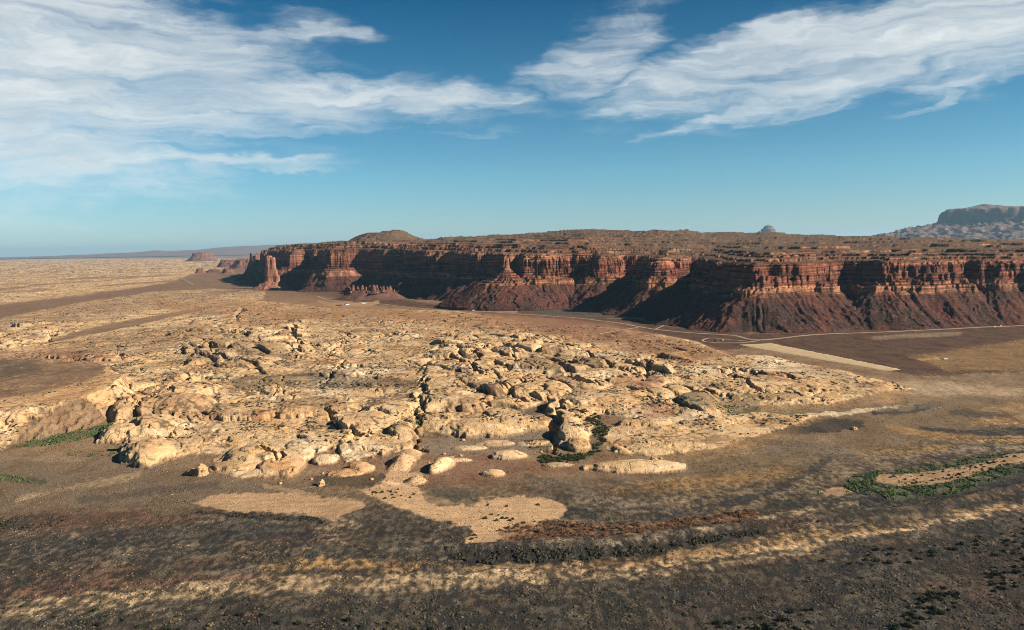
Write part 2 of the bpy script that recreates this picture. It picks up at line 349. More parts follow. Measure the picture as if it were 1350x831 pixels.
PAINT = [  # polygon (photo px), soft edge px, colour, strength
    ([(-300, 402), (0, 400), (120, 390), (240, 368), (300, 350), (360, 350), (450, 380), (440, 396), (340, 390), (250, 400), (120, 420), (0, 440), (-300, 450)], 8, BROWN_P, .62),
    ([(60, 470), (120, 445), (200, 432), (260, 430), (300, 440), (230, 460), (150, 470), (90, 480)], 6, SOIL, .7),
    ([(300, 425), (400, 412), (520, 410), (600, 418), (560, 424), (430, 420), (330, 434)], 5, ORANGE*.55, .75),
    ([(340, 355), (460, 378), (560, 400), (640, 402), (760, 405), (880, 430), (990, 440), (1350, 425), (1700, 420), (1700, 500), (1350, 510), (1230, 505), (1180, 492), (1000, 456), (960, 462),
      (930, 462), (880, 446), (800, 428), (700, 420), (560, 408), (460, 398), (340, 375)], 6, MAROON, .92),
    ([(600, 414), (760, 420), (860, 442), (960, 470), (900, 480), (780, 450), (700, 440), (600, 428)], 10, RED*.75, .7),
    ([(-300, 470), (0, 464), (90, 462), (150, 470), (130, 486), (60, 490), (-300, 494)], 6, RED*.75, .75),
    ([(-300, 500), (0, 489), (60, 485), (130, 488), (150, 500), (140, 514), (80, 532), (0, 552), (-300, 600)], 5, BROWN*1.05, .9),
    ([(-300, 496), (40, 492), (60, 506), (10, 520), (-300, 540)], 8, SCRUB*.8, .6),
    ([(808, 512), (830, 500), (868, 498), (880, 506), (862, 520), (835, 521)], 3, RED, .9),
    ([(838, 548), (860, 536), (895, 538), (890, 550), (860, 556)], 4, RED, .7),
    ([(690, 540), (724, 540), (700, 552), (640, 552)], 5, SCRUB*1.4, .6),
    ([(560, 576), (640, 574), (715, 565), (725, 590), (640, 600), (570, 600)], 6, GREY, .8),
    ([(690, 580), (724, 578), (722, 596), (696, 592)], 5, SCRUB, .8),
    ([(415, 628), (520, 628), (545, 640), (480, 644), (410, 640)], 5, SCRUB*.8, .85),
    ([(870, 540), (960, 532), (1010, 538), (1080, 540), (1040, 556), (940, 556), (880, 552)], 6, GREEN*1.6+SCRUB*.5, .55),
    ([(1180, 500), (1350, 488), (1700, 480), (1700, 540), (1350, 530), (1200, 520)], 8, STRAW*.9, .6),
    ([(1200, 470), (1350, 448), (1700, 440), (1700, 480), (1350, 486), (1250, 488)], 7, GOLD*1.1, .6),
    # the river flat
    ([(-300, 625), (0, 612), (160, 620), (280, 630), (400, 640), (450, 660), (560, 680), (620, 720), (800, 725), (1000, 700), (1110, 650), (1180, 620), (1350, 590), (1900, 560), (1900, 1000), (-300, 1000)], 22, SCRUB*.7, .3),
    ([(860, 600), (960, 560), (1100, 540), (1250, 530), (1400, 540), (1700, 560), (1700, 600), (1350, 596), (1150, 625), (1000, 680), (900, 660), (840, 640)], 18, SCRUB*.95, .35),
    ([(900, 560), (1100, 538), (1350, 520), (1600, 520), (1600, 600), (1350, 600), (1150, 620), (950, 690), (850, 660)], 16, STRAW*.50, .6),
    ([(-300, 600), (0, 596), (160, 602), (300, 632), (420, 642), (250, 662), (0, 672), (-300, 680)], 10, GREY*.72, .6),
    (band([(20, 660, 3), (90, 645, 4), (160, 632, 6), (185, 622, 3)]), 4, STRAW*.9, .8), (band([(-50, 600, 3), (40, 602, 4), (120, 606, 3)]), 4, STRAW*.8, .6),
    (band([(100, 660, 3), (200, 648, 5), (290, 640, 3)]), 4, DARK*1.6, .5),
    (band([(806, 648, 5), (880, 640, 9), (960, 630, 7), (1041, 620, 4)]), 4, GOLD*.85, .8),
    (band([(790, 632, 3), (850, 648, 4), (905, 650, 3)]), 3, DARK*1.3, .6), (band([(690, 628, 4), (760, 648, 5), (770, 664, 4)]), 4, SCRUB*.8, .7),
    (band([(874, 681, 3), (960, 664, 6), (1030, 642, 6), (1094, 604, 5)]), 4, DARK*1.2, .8), (band([(1010, 662, 4), (1120, 664, 7), (1250, 655, 7), (1350, 628, 9), (1600, 590, 12)]), 4, DARK*1.1, .85),
    (band([(1000, 594, 5), (1060, 590, 9), (1120, 592, 5)]), 6, GREY*.8, .6), (band([(960, 575, 3), (1040, 575, 6), (1100, 580, 4)]), 5, STRAW*.7, .5),
    (band([(880, 600, 3), (960, 590, 4), (1010, 578, 3)]), 3, CREAM2*.6, .6), (band([(905, 612, 2), (950, 600, 3), (1000, 596, 2)]), 3, STRAW*.9, .5),
    (band([(1250, 545, 3), (1320, 548, 5), (1400, 545, 5)]), 3, DARK*1.5, .7), (band([(1240, 520, 3), (1300, 530, 4), (1360, 536, 3)]), 3, GREY*.7, .6),
    (band([(1100, 606, 3), (1200, 600, 4), (1300, 592, 3), (1400, 586, 3)]), 3, GREY*.9, .7),
    (band([(990, 552, 2), (1080, 547, 2.5), (1160, 541, 3), (1240, 534, 4)]), 2.5, PALE*.8, .9),
    (band([(1010, 566, 7), (1090, 561, 9), (1140, 559, 4)]), 4, DARK*1.1, .9),
    (band([(1150, 546, 3), (1190, 541, 5), (1240, 533, 4)]), 3, DARK*1.2, .9),
    (band([(1210, 563, 3), (1280, 572, 5), (1350, 570, 6), (1500, 565, 8)]), 3, DARK*1.2, .9),
    (band([(1170, 566, 4), (1240, 576, 7), (1310, 580, 5), (1420, 580, 7)]), 4, GOLD, .9),
    (band([(1280, 556, 3), (1350, 553, 8), (1500, 550, 10)]), 4, GOLD*1.2, .9),
    (band([(1130, 598, 4), (1200, 594, 6), (1250, 590, 4)]), 5, GOLD*.9, .7),
    (band([(860, 645, 4), (920, 642, 8), (1000, 628, 5), (1060, 622, 5)]), 6, GOLD*.8, .6),
    # pale sand flat with its tail and dry ovals
    ([(470, 646), (540, 640), (560, 650), (600, 662), (690, 655), (728, 660), (752, 672), (738, 686), (700, 694), (650, 716), (612, 718), (622, 692), (570, 684), (520, 668)], 6, SAND, .95),
    ([(555, 650), (590, 640), (632, 648), (628, 664), (590, 670), (562, 664)], 4, SCRUB*1.2, .8),
    ([(255, 664), (290, 652), (380, 650), (470, 660), (484, 664), (440, 686), (400, 676), (300, 676)], 5, SAND*.88, .9),
    (band([(345, 640, 2), (395, 650, 3), (440, 662, 4)]), 3, SAND*.8, .6),
    ([(420, 690), (460, 680), (480, 694), (410, 702)], 4, STRAW*.8, .6),
    (band([(-300, 690, 10), (0, 690, 9), (60, 686, 9), (90, 684, 5)]), 7, DARK, .7),
    (band([(40, 690, 6), (150, 682, 9), (260, 688, 6)]), 7, RED*.35, .6),
    (band([(-100, 720, 8), (120, 712, 12), (300, 700, 12), (420, 705, 6)]), 10, DARK*1.25, .6),
    (band([(260, 676, 3), (340, 682, 4), (410, 684, 5), (430, 690, 2)]), 3, DARK, .8),
    ([(490, 668), (520, 672), (560, 690), (600, 692), (608, 714), (560, 712), (480, 684)], 6, SCRUB*.62+RED*.05, .8),
    ([(500, 642), (515, 612), (528, 594), (548, 588), (558, 596), (556, 606), (543, 612), (538, 624), (556, 622), (562, 634), (545, 643)], 2.5, SAND*1.05, .95),
    ([(548, 612), (570, 604), (576, 620), (564, 632), (545, 622)], 4, SAND*.5, .7),
    ([(700, 632), (760, 640), (800, 655), (850, 660), (800, 680), (748, 664), (690, 652)], 7, GREY*.8, .5),
    ([(652, 700), (690, 690), (780, 691), (860, 690), (930, 679), (1004, 674), (998, 684), (860, 706), (780, 713), (700, 718), (662, 716)], 3, np.array([.125, .066, .036], f32), .75),
    ([(800, 562), (880, 546), (960, 549), (1000, 546), (960, 562), (905, 580), (872, 596), (800, 592)], 6, CREAM*.72, .75),
    ([(860, 560), (1000, 548), (1090, 550), (1000, 590), (900, 612), (850, 610)], 12, CREAM2*.55, .55),
    ([(1000, 522), (1100, 512), (1210, 516), (1180, 530), (1080, 538), (1000, 546)], 8, CREAM2*.62, .65),
    ([(1290, 540), (1350, 530), (1450, 530), (1450, 545), (1350, 548)], 6, CREAM2*.6, .6), ([(1160, 505), (1230, 503), (1350, 512), (1350, 522), (1200, 520)], 6, PALE*.6, .5),
    # orange and golden tongues
    (band([(340, 748, 4), (400, 745, 9), (480, 742, 9), (560, 748, 4)]), 7, GOLD*.95, .75),
    (band([(0, 785, 7), (150, 772, 7), (260, 764, 7), (380, 762, 5), (520, 758, 3)]), 8, RED*.45, .6),
    # pale terrace track sweeping to the right
    (band([(-300, 812, 12), (0, 806, 10), (180, 786, 11), (360, 772, 12), (560, 768, 13), (700, 764, 7), (830, 757, 3), (960, 744, 3), (1080, 726, 2)]), 5, STRAW*.80, .98),
    (band([(690, 752, 3), (850, 742, 4), (960, 728, 8), (1060, 710, 12), (1160, 696, 9), (1260, 680, 7), (1350, 666, 8), (1600, 630, 8)]), 5, GOLD*.62+STRAW*.28, .95),
    (band([(1000, 684, 3), (1080, 668, 5), (1130, 664, 3)]), 4, STRAW*.8, .7),
    (band([(600, 757, 2), (700, 754, 2), (840, 748, 2), (980, 730, 2), (1100, 712, 2), (1200, 696, 2), (1350, 668, 3)]), 2, STRAW*1.0, .9),
    (band([(200, 792, 3), (400, 782, 3), (600, 778, 3), (760, 770, 3), (900, 758, 2)]), 3, DARK*1.3, .5),
    (band([(560, 742, 3), (600, 748, 4), (700, 748, 3), (840, 738, 3), (950, 722, 3)]), 3, GOLD*.5+STRAW*.2, .7),
    (band([(590, 734, 3), (650, 736, 9), (760, 733, 7), (860, 724, 6), (960, 708, 6), (1010, 700, 3)]), 4, DARK*.7, .92),
    (band([(1080, 700, 3), (1180, 690, 6), (1300, 664, 6), (1350, 655, 6), (1600, 610, 8)]), 5, DARK, .75),
    # dark near slope
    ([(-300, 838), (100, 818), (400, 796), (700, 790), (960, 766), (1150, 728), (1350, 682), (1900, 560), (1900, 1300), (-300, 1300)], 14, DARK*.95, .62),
    ([(1230, 760), (1350, 735), (1350, 760), (1240, 790), (1180, 790)], 12, BROWN*.5, .6),
    # damp meadow and its sand bed
    ([(1112, 640), (1130, 624), (1200, 616), (1270, 606), (1350, 596), (1600, 580), (1600, 615), (1350, 622), (1290, 640), (1260, 652), (1180, 660), (1130, 652)], 6, GREEN*.8+SCRUB*.4, .7),
    ([(1150, 634), (1160, 626), (1230, 620), (1290, 612), (1330, 600), (1600, 588), (1600, 602), (1330, 612), (1270, 630), (1230, 638), (1180, 640)], 3, SAND*.75, .85),
    ([(1075, 645), (1100, 640), (1122, 648), (1110, 654), (1085, 652)], 2, SAND*.75, .85),
    ([(15, 590), (50, 580), (100, 570), (145, 560), (150, 568), (105, 580), (40, 588)], 4, GREEN*.8+SCRUB*.4, .7),
    (band([(-60, 632, 5), (0, 630, 5), (60, 634, 3)]), 4, GREEN, .8),
    ([(708, 600), (770, 598), (790, 580), (780, 556), (765, 545), (790, 545), (803, 570), (790, 596), (760, 608), (710, 608)], 3, GREEN+SCRUB*.3, .85),
    # settling ponds and yards at the foot of the mesa
    (band([(705, 411, 1.2), (760, 411, 1.6), (800, 412, 1.2)]), 1.2, np.array([.05, .06, .055], f32), .9),
    (band([(770, 407, .8), (820, 407, .9)]), 1, np.array([.03, .035, .035], f32), .9),
    (band([(700, 415, 1), (800, 417, 1.4), (850, 414, 1)]), 1, np.array([.06, .065, .055], f32), .8),
    (band([(420, 398, 2), (440, 403, 3), (490, 401, 3), (500, 398, 2)]), 2, SAND*.8, .8),
    (band([(625, 411, 1.5), (680, 411, 1.5)]), 1.5, SAND*.8, .7),
    (band([(1150, 446, 2), (1200, 443, 3), (1270, 440, 2)]), 3, PALE*.7, .32),
    (band([(1210, 474, 1), (1236, 473, 1.4)]), 1.5, GOLD*1.5, .8),
]

SLOTS = [  # narrow clefts in the rock: photo px points, half width m, depth m
    ([(320, 403), (315, 410), (310, 420)], 13, 22), ([(386, 428), (388, 440), (393, 450), (399, 466)], 13, 20), ([(446, 433), (458, 438), (466, 441), (455, 448), (440, 456), (432, 468)], 10, 16),
    ([(452, 472), (444, 484), (436, 496), (428, 506)], 7, 12), ([(553, 528), (549, 545), (556, 562), (553, 596)], 6, 8), ([(205, 528), (190, 545), (170, 552)], 6, 14), ([(170, 512), (160, 522), (152, 532)], 8, 18),
    ([(232, 515), (222, 528), (205, 534)], 6, 12), ([(555, 495), (563, 508), (552, 524)], 8, 14), ([(742, 532), (735, 552), (733, 572), (728, 596)], 9, 14), ([(428, 542), (444, 552), (456, 566), (470, 584)], 8, 15),
    ([(955, 482), (970, 494), (988, 508), (1002, 516)], 8, 11), ([(592, 470), (608, 476), (622, 482), (640, 496)], 9, 14), ([(656, 508), (676, 518), (690, 530)], 8, 12), ([(735, 478), (752, 494), (775, 506)], 10, 14),
    ([(772, 462), (786, 474), (806, 484)], 10, 14), ([(58, 447), (68, 440), (76, 430)], 14, 22), ([(272, 452), (288, 470), (312, 480)], 11, 15), ([(232, 456), (252, 466), (280, 470)], 10, 14), ([(150, 452), (164, 456)], 12, 14), ([(156, 462), (164, 470)], 11, 15),
    ([(375, 505), (420, 500), (470, 504), (540, 508)], 6, 8), ([(350, 590), (360, 604), (372, 612)], 6, 10), ([(640, 455), (632, 468), (625, 480)], 9, 12), ([(682, 462), (676, 478), (664, 492)], 8, 11), ([(850, 478), (858, 492), (846, 500)], 8, 11)]
OVER = [
    ([(180, 398), (430, 398), (560, 409), (700, 417), (860, 442), (980, 468), (900, 482), (760, 452), (600, 432), (420, 426), (250, 418)], 9, ORANGE*.40+BROWN*.55, .62),
    ([(300, 502), (420, 493), (560, 505), (540, 516), (400, 513), (310, 516)], 6, SCRUB*.9, .6), ([(230, 462), (330, 448), (400, 470), (360, 490), (250, 486)], 9, SCRUB*1.2, .38),
    ([(690, 470), (800, 476), (820, 492), (740, 500), (680, 488)], 8, SCRUB*1.1, .4), ([(880, 530), (930, 522), (1010, 528), (1000, 545), (900, 545)], 6, SCRUB*.9+GREEN*.3, .55),
    ([(690, 425), (830, 425), (870, 445), (800, 450), (700, 440)], 8, RED*.75, .45)]

def bench_sd(px, py):
    return poly_sd(px, py, [(-400, 640), (0, 577), (60, 566), (120, 551), (160, 531), (172, 514), (130, 496), (0, 490), (-400, 500)])

ROADS = []
def road_sd(X, Y):
    d = np.full(X.shape, 1e9, f32)
    for pts, hw in ROADS:
        for (ax, ay), (bx, by) in zip(pts[:-1], pts[1:]):
            ex, ey = bx-ax, by-ay; wx, wy = X-ax, Y-ay
            t = np.clip((wx*ex+wy*ey)/(ex*ex+ey*ey+1e-9), 0, 1)
            d = np.minimum(d, np.sqrt((wx-t*ex)**2+(wy-t*ey)**2)-hw)
    return d

def terrain(X, Y, want_col=True):
    X = np.asarray(X, f32); Y = np.asarray(Y, f32)
    zb = zbase(Y)
    px, py = to_px(X, Y, zb); px = px.astype(f32); py = py.astype(f32)
    # warp for zone edges, in metres turned into pixels
    mpp = np.maximum(Y, 300)/FOC
    w1 = fbm(X/90, Y/130, 4, 21); w2 = fbm(X/90+40, Y/130-9, 4, 25); w3 = fbm(X/14, Y/26, 3, 29)
    w1 = w1*(.30+.70*sst(Y, 1000, 1700)); w2 = w2*(.30+.70*sst(Y, 1000, 1700))
    wpx = px + (w1*14 + w3*5)/mpp; wpy = py + (w2*26 + w3*12)/mpp*EYE/np.maximum(Y, 300)
    rock = np.zeros(X.shape, f32)
    for p in ROCK_ZONES: rock = np.maximum(rock, zone(wpx, wpy, p, 3.0))
    inner = np.zeros(X.shape, f32)
    for p in ROCK_ZONES[:4]: inner = np.maximum(inner, zone(wpx, wpy, p, 22.0))
    rock = rock*sst(inner + .75*fbm(X/85, Y/150, 4, 47), .02, .30)
    # --- heights
    big = fbm(X/420, Y/420, 4, 3)
    med = fbm(X/60, Y/60, 4, 5)
    z = zb + big*3*sst(Y, 700, 1500) + fbm(X/170, Y/240, 3, 8)*1.8 + med*0.8
    z = z + 5*sst(Y, 4500, 9000)*fbm(X/900, Y/900, 3, 9)
    far = sst(Y, 3500, 6500)
    a1, a2 = fbm(X/150, Y/150, 3, 31)*0.5, fbm(X/150+30, Y/150, 3, 33)*0.5
    ca, sa = math.cos(.5), math.sin(.5)
    Xr = X*ca+Y*sa; Yr = -X*sa+Y*ca
    f1, f2, idd = worley(Xr/80+a1, Yr/125+a2, 1)
    amp = RV[2][idd]
    crack = sst(f2-f1, 0.0, .19)
    dome = np.clip(1-(f1/.86)**2, 0, 1)**.8*(3+15*amp**1.3)*crack
    g1, g2, ide = worley(Xr/30+a1*3, Yr/46+a2*3, 2)
    crack2 = sst(g2-g1, 0.0, .2)
    dome2 = np.clip(1-(g1/.8)**2, 0, 1)*(.6+4.2*RV[3][ide]**2)*(.4+.6*crack2)
    swarm = np.zeros(X.shape, f32)                            # lumpy swarms, calm ledgy sheets elsewhere
    for poly in SWARMS: swarm = np.maximum(swarm, zone(wpx, wpy, poly, 14))
    dmod = np.clip(sst(fbm(X/330, Y/420, 3, 41), .0, .5)*.35 + swarm, 0, 1)
    sheet = fbm(X/150+a1*.6, Y/190+a2*.6, 5, 43, .5)*11 + fbm(X/26, Y/34, 4, 44)*1.5
    p1, p2, idp = worley(X/85+med*.3, Y/120+a1, 6)
    pock = (RV[1][idp] > .55)*sst(.34*RV[2][idp]+.10-p1+.10*w3, 0, .06)*(6+11*RV[0][idp])
    hr = 3.5 + sheet*.75*(1-.5*dmod) + dome*dmod*1.05 + dome2*dmod*.3 - pock*inner*(1-.6*dmod)
    # long open joints
    jn = np.abs(fbm(X/190+.2*med, Y/260, 3, 51)); joint = 1-sst(jn, 0.0, .03)
    hr = hr - joint*7*inner
    j2 = np.abs(perlin(Xr/34+.5*med, Yr/420, 57)); hr = hr - (1-sst(j2, .0, .07))*3.5*inner*sst(fbm(X/240, Y/240, 2, 59), -.1, .2)
    st = 2.1; q = hr/st + .25*w3; fr = q-np.floor(q); sk_ = .72-.48*dmod; hr = hr*(1-sk_) + sk_*st*(np.floor(q)+sst(fr, .68, .95))
    hr = np.maximum(hr + dmod*(fbm(X/11, Y/15, 3, 58)*.5), 1.0)
    z = z + rock*hr*(1-.25*far)*(.16+.84*inner) + rock*1.0
    for (cx, cy, rx, ry, hh, rot) in DOMES:
        wx, wy = W(cx, cy); a = rx*wy/FOC*1.15; r = math.radians(rot); m = (np.abs(X-wx) < 3*max(a, ry)) & (np.abs(Y-wy) < 3*max(a, ry))
        if not m.any(): continue
        dx, dy = X[m]-wx, Y[m]-wy
        u = (dx*math.cos(r)+dy*math.sin(r))/a + w3[m]*.13 + med[m]*.24; v = (-dx*math.sin(r)+dy*math.cos(r))/ry + med[m]*.30 + w3[m]*.08
        rr = np.sqrt(u*u+v*v)
        b = .85*hh*np.clip(1-rr*rr, 0, 1)**.62
        q = b/3.0; b = b*.55+.45*3*(np.floor(q)+sst(q-np.floor(q), .3, .7))
        base = zb[m] + 1 + inner[m]*5
        zz = np.where(b > 0.05, np.maximum(z[m]*(1-.65*sst(1-rr, 0, .4)) + base*.65*sst(1-rr, 0, .4), base+b), z[m])
        z[m] = zz; rock[m] = np.maximum(rock[m], sst(1-rr, -.05, .12))
    for pts, hw, dep in SLOTS:
        Q = [W(a, b+5) for a, b in pts]; qx_, qy_ = [q_[0] for q_ in Q], [q_[1] for q_ in Q]
        m = (X > min(qx_)-50) & (X < max(qx_)+50) & (Y > min(qy_)-50) & (Y < max(qy_)+50)
        if not m.any(): continue
        xx, yy = X[m]+med[m]*26+w3[m]*5, Y[m]+w3[m]*10; d = np.full(xx.shape, 1e9, f32)
        for (ax, ay), (bx, by) in zip(Q[:-1], Q[1:]):
            ex, ey = bx-ax, by-ay; tt = np.clip(((xx-ax)*ex+(yy-ay)*ey)/(ex*ex+ey*ey), 0, 1); d = np.minimum(d, np.hypot(xx-ax-tt*ex, yy-ay-tt*ey))
        lip = sst(d/hw, 2.6, 1.0)*.16*dep*sst(xx-np.mean(qx_), -60, 40)
        z[m] = np.maximum(z[m] + lip*rock[m] - dep*sst(-d/hw, -1.05, -.55), zb[m]-4)
    # bench on the far left with a scarp in front
    bs = bench_sd(px + w3*6/mpp, py + (w2*16+w3*5)/mpp*EYE/np.maximum(Y, 300))
    bm = sst(bs, -12, 3)
    zben = zb + 34 + big*4 + med*.8 - 10*sst(bs, 5, 60)
    pr = np.clip((bs+13)/15, 0, 1); stp = .35*pr + .65*(np.floor(pr*5)+sst(pr*5-np.floor(pr*5), .3, .9))/5
    z = np.where(bs > -13, np.maximum(z*(1-sst(bs, -10, 3)) + zben*sst(bs, -10, 3)*0, zb + (zben-zb)*np.where(bs > 2, 1, stp)), z)
    z = z + sst(bs, -14, -8)*(1-sst(bs, 0, 5))*(fbm(X/16, Y/16, 4, 53)*4+(ridged(X/30, Y/60, 2, 54)-.5)*5)
    # wind blown sand under the domes
    for (cx, cy, rx, ry, hh) in ((530, 612, 24, 55, 14), (548, 636, 20, 20, 9), (505, 640, 34, 14, 6), (540, 600, 26, 20, 9)):
        wx, wy = W(cx, cy); a = rx*wy/FOC
        rr = np.sqrt(((X-wx)/a+med*.2)**2+((Y-wy)/ry+w3*.1)**2)
        z = np.maximum(z, zb+hh*sst(1-rr, 0, 1)-.5*(rr > 1)*99)
        rock = rock*(1-.9*sst(1-rr, 0, .3))
    # low banks of the old river course
    for pts, hh in (([(590, 730), (680, 728), (800, 722), (920, 706), (1010, 694)], 4.5), ([(1080, 694), (1200, 682), (1350, 646)], 4)):
        n = len(pts)-1; pl = band([(x, y-6, .5+7.5*math.sin(math.pi*i/n)**.5) for i, (x, y) in enumerate(pts)])
        z = z + hh*zone(px, py+w3*2, pl, 5.0)*(1-rock)
    if ROADS:
        rd = road_sd(X, Y); k = 1-sst(rd, 4, 45)
        zs = zb + big*3*sst(Y, 700, 1500) + 2.0
        z = z*(1-k) + zs*k; rock = rock*(1-sst(-rd, -14, 0))
    if not want_col: return z
    # --- colours
    n_a = fbm(X/240, Y/330, 4, 61); n_b = fbm(X/35, Y/60, 4, 65); n_c = fbm(X/7, Y/12, 3, 68)
    def lerp(c, d, k): return c*(1-k[:, None]) + d*k[:, None]
    soil = np.tile(SOIL, (len(X), 1)).astype(f32)
    soil = lerp(soil, STRAW, np.clip(n_b*.9+.35, 0, 1)*.7)
    soil = lerp(soil, RED*.8, sst(n_a, .05, .5)*.6)
    soil = lerp(soil, SCRUB, sst(n_c+n_b*.6, .1, .5)*.55)
    # terraces of the old river sweep across the flat
    q = py - np.interp(px, [-300, 0, 280, 560, 800, 960, 1100, 1350, 1900], [815, 806, 784, 766, 757, 744, 720, 660, 520]).astype(f32)
    fl = sst(q, -150, -70)*(1-rock)
    ns = fbm(px/170+.3*w1, q/15+.5*w1, 5, 81, .6); ns2 = fbm(px/90, q/8+.4*w2, 5, 85, .6); ns3 = fbm(px/210, q/26, 4, 88)
    soil = lerp(soil, SCRUB*.78, fl*.85)
    soil = lerp(soil, DARK*1.1, fl*sst(ns, .02, .38)*.8)
    soil = lerp(soil, STRAW*.5, fl*sst(ns2+.4*ns, .12, .5)*.62)
    soil = lerp(soil, RED*.36, fl*sst(ns3, .1, .4)*.55)
    soil = lerp(soil, GREY*.9, fl*sst(-ns3+.3*ns2, .12, .5)*.5)
    ws = np.abs(fbm(X/170+.15*w3, Y/300, 4, 99)); wsh = (1-sst(ws, .004, .028))*sst(Y, 700, 900)
    soil = lerp(soil, STRAW*.95, fl*wsh*.65); soil = lerp(soil, DARK*1.3, fl*sst(ws, .02, .04)*(1-sst(ws, .05, .10))*.45)
    pt = fbm(X/7, Y/13, 3, 93)+.55*fbm(X/34, Y/48, 3, 95)
    bare = np.zeros(X.shape, f32)
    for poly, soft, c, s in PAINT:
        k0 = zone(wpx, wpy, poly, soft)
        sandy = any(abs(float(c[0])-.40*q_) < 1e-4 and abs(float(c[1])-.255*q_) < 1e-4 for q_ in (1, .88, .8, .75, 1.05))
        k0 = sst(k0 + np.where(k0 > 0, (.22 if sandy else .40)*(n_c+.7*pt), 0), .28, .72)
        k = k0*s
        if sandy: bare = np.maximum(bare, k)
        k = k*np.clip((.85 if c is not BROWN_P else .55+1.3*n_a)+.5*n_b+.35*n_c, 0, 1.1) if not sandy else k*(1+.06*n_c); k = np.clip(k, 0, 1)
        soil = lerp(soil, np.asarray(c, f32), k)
    pf = fl*(1-.93*bare); soil = lerp(soil, DARK*1.0, pf*sst(pt, .03, .28)*.72); soil = soil*(1+pf*sst(-pt, .04, .36)*.75)[:, None]
    soil = soil*(1+bare*.30*fbm(px/70, q/3.2, 4, 97))[:, None]
    soil = soil*(1+(.25*n_b+.35*n_c)*(1-.7*bare))[:, None]
    rk = np.tile(CREAM, (len(X), 1)).astype(f32)
    rk = lerp(rk, CREAM2, sst(n_b+.5*n_a, -.3, .4))
    rk = lerp(rk, PALE, sst(n_a+.4*med, .05, .5)*.8)
    rk = lerp(rk, ORANGE, sst(fbm(X/160, Y/200, 4, 71), .12, .5)*.5)
    rk = lerp(rk, RED*.8, sst(fbm(X/70, Y/110, 4, 74), .3, .55)*.55*inner)
    low = np.maximum(1-crack, joint)*inner
    rk = lerp(rk, SCRUB*.7, sst(low*.8+.6*n_c+.35*n_b, .5, .85)*.8)
    rk = lerp(rk, SCRUB*.6, sst(n_c+.8*fbm(X/55, Y/120, 3, 79), .30, .5)*.8*sst(Y, 1100, 1500))
    # benches of thin brown soil and scrub in the rock
    rk = lerp(rk, SOIL*.9, sst(fbm(X/120, Y/230, 4, 77)+.4*n_c, .14, .34)*.45*inner)
    sk = fbm(X/190+.4*w1, Y/75, 5, 91, .6)
    rk = lerp(rk, SOIL*.7, sst(sk+.35*n_c, .16, .36)*.45*(1-.7*swarm))
    rk = lerp(rk, PALE, sst(-sk+.2*n_b, .2, .5)*.5)
    rk = lerp(rk, BROWN*1.15, far*sst(fbm(X/450, Y/1500, 5, 98, .6), .02, .34)*.65)
    rk = rk*(1+.20*n_b+.20*n_c)[:, None]
    col = lerp(soil, rk, sst(rock, .3, .7))
    ringk = zone(wpx, wpy, [(-300, 600), (0, 548), (80, 530), (150, 508), (165, 512), (150, 530), (100, 548), (40, 562), (-300, 640)], 3)
    col = lerp(col, ORANGE*.9, ringk*sst(n_c+.5*n_b, -.2, .4)*.7)
    for i in (6, 7):                                          # bare brown soil on the bench
        poly, soft, c, s = PAINT[i]
        col = lerp(col, np.asarray(c, f32)*(1+.35*n_c+.35*n_b+.3*pt)[:, None], zone(wpx, wpy, poly, soft)*s*np.clip(.9+.6*pt, .3, 1)); rock = rock*(1-.9*zone(wpx, wpy, poly, soft))
    for i in (8, 9, 10, 2, 4, 1, 0, 5):                          # red soil pans lying in the rock
        poly, soft, c, s = PAINT[i]
        k = zone(wpx, wpy, poly, soft)*s*np.clip(.75+.7*n_b+.5*n_c, 0, 1)
        col = lerp(col, np.asarray(c, f32)*(1+.25*n_c)[:, None], k)
    for poly, soft, c, s in OVER:
        k = sst(zone(wpx, wpy, poly, soft) + .5*(n_c+.6*n_b)*(zone(wpx, wpy, poly, soft) > 0), .3, .75)*s
        col = lerp(col, np.asarray(c, f32)*(1+.3*n_c)[:, None], k)
    return z, np.clip(col, .012, .75), rock

def road_pts(pxs, z=None):
    P = [W(x, y) for x, y in pxs]
    # resample smooth
    P = np.array(P); out = []
    for i in range(len(P)-1):
        p0, p1, p2, p3 = P[max(i-1, 0)], P[i], P[i+1], P[min(i+2, len(P)-1)]
        for u in np.linspace(0, 1, 10, endpoint=False):
            out.append(.5*((2*p1)+(-p0+p2)*u+(2*p0-5*p1+4*p2-p3)*u*u+(-p0+3*p1-3*p2+p3)*u**3))
    out.append(P[-1]); return [tuple(map(float, p)) for p in out]

ROAD_DEFS = [
    ('road', [(1500, 420), (1350, 430), (1200, 437), (1080, 442), (1000, 449), (965, 443), (910, 440), (860, 435), (815, 427), (760, 420), (690, 415), (600, 410), (540, 406), (500, 401), (450, 398), (428, 395), (418, 391)], 6.5),
    ('path', [(1000, 450), (975, 453), (945, 453), (926, 451), (935, 447), (960, 449), (985, 451)], 3.6),
    ('path', [(840, 433), (815, 437), (790, 441)], 3.0),
    ('path', [(236, 366), (246, 371), (255, 376)], 7.0),
    ('path', [(862, 436), (876, 427), (850, 421), (800, 421)], 3.0),
]
ROADS = [(road_pts(p), hw) for _, p, hw in ROAD_DEFS]
STRIP = [W(980, 457), W(1012, 452), W(1190, 489), W(1168, 492)]
ROADS.append(([tuple((np.array(STRIP[0])+np.array(STRIP[1]))/2), tuple((np.array(STRIP[2])+np.array(STRIP[3]))/2)], 40.0))

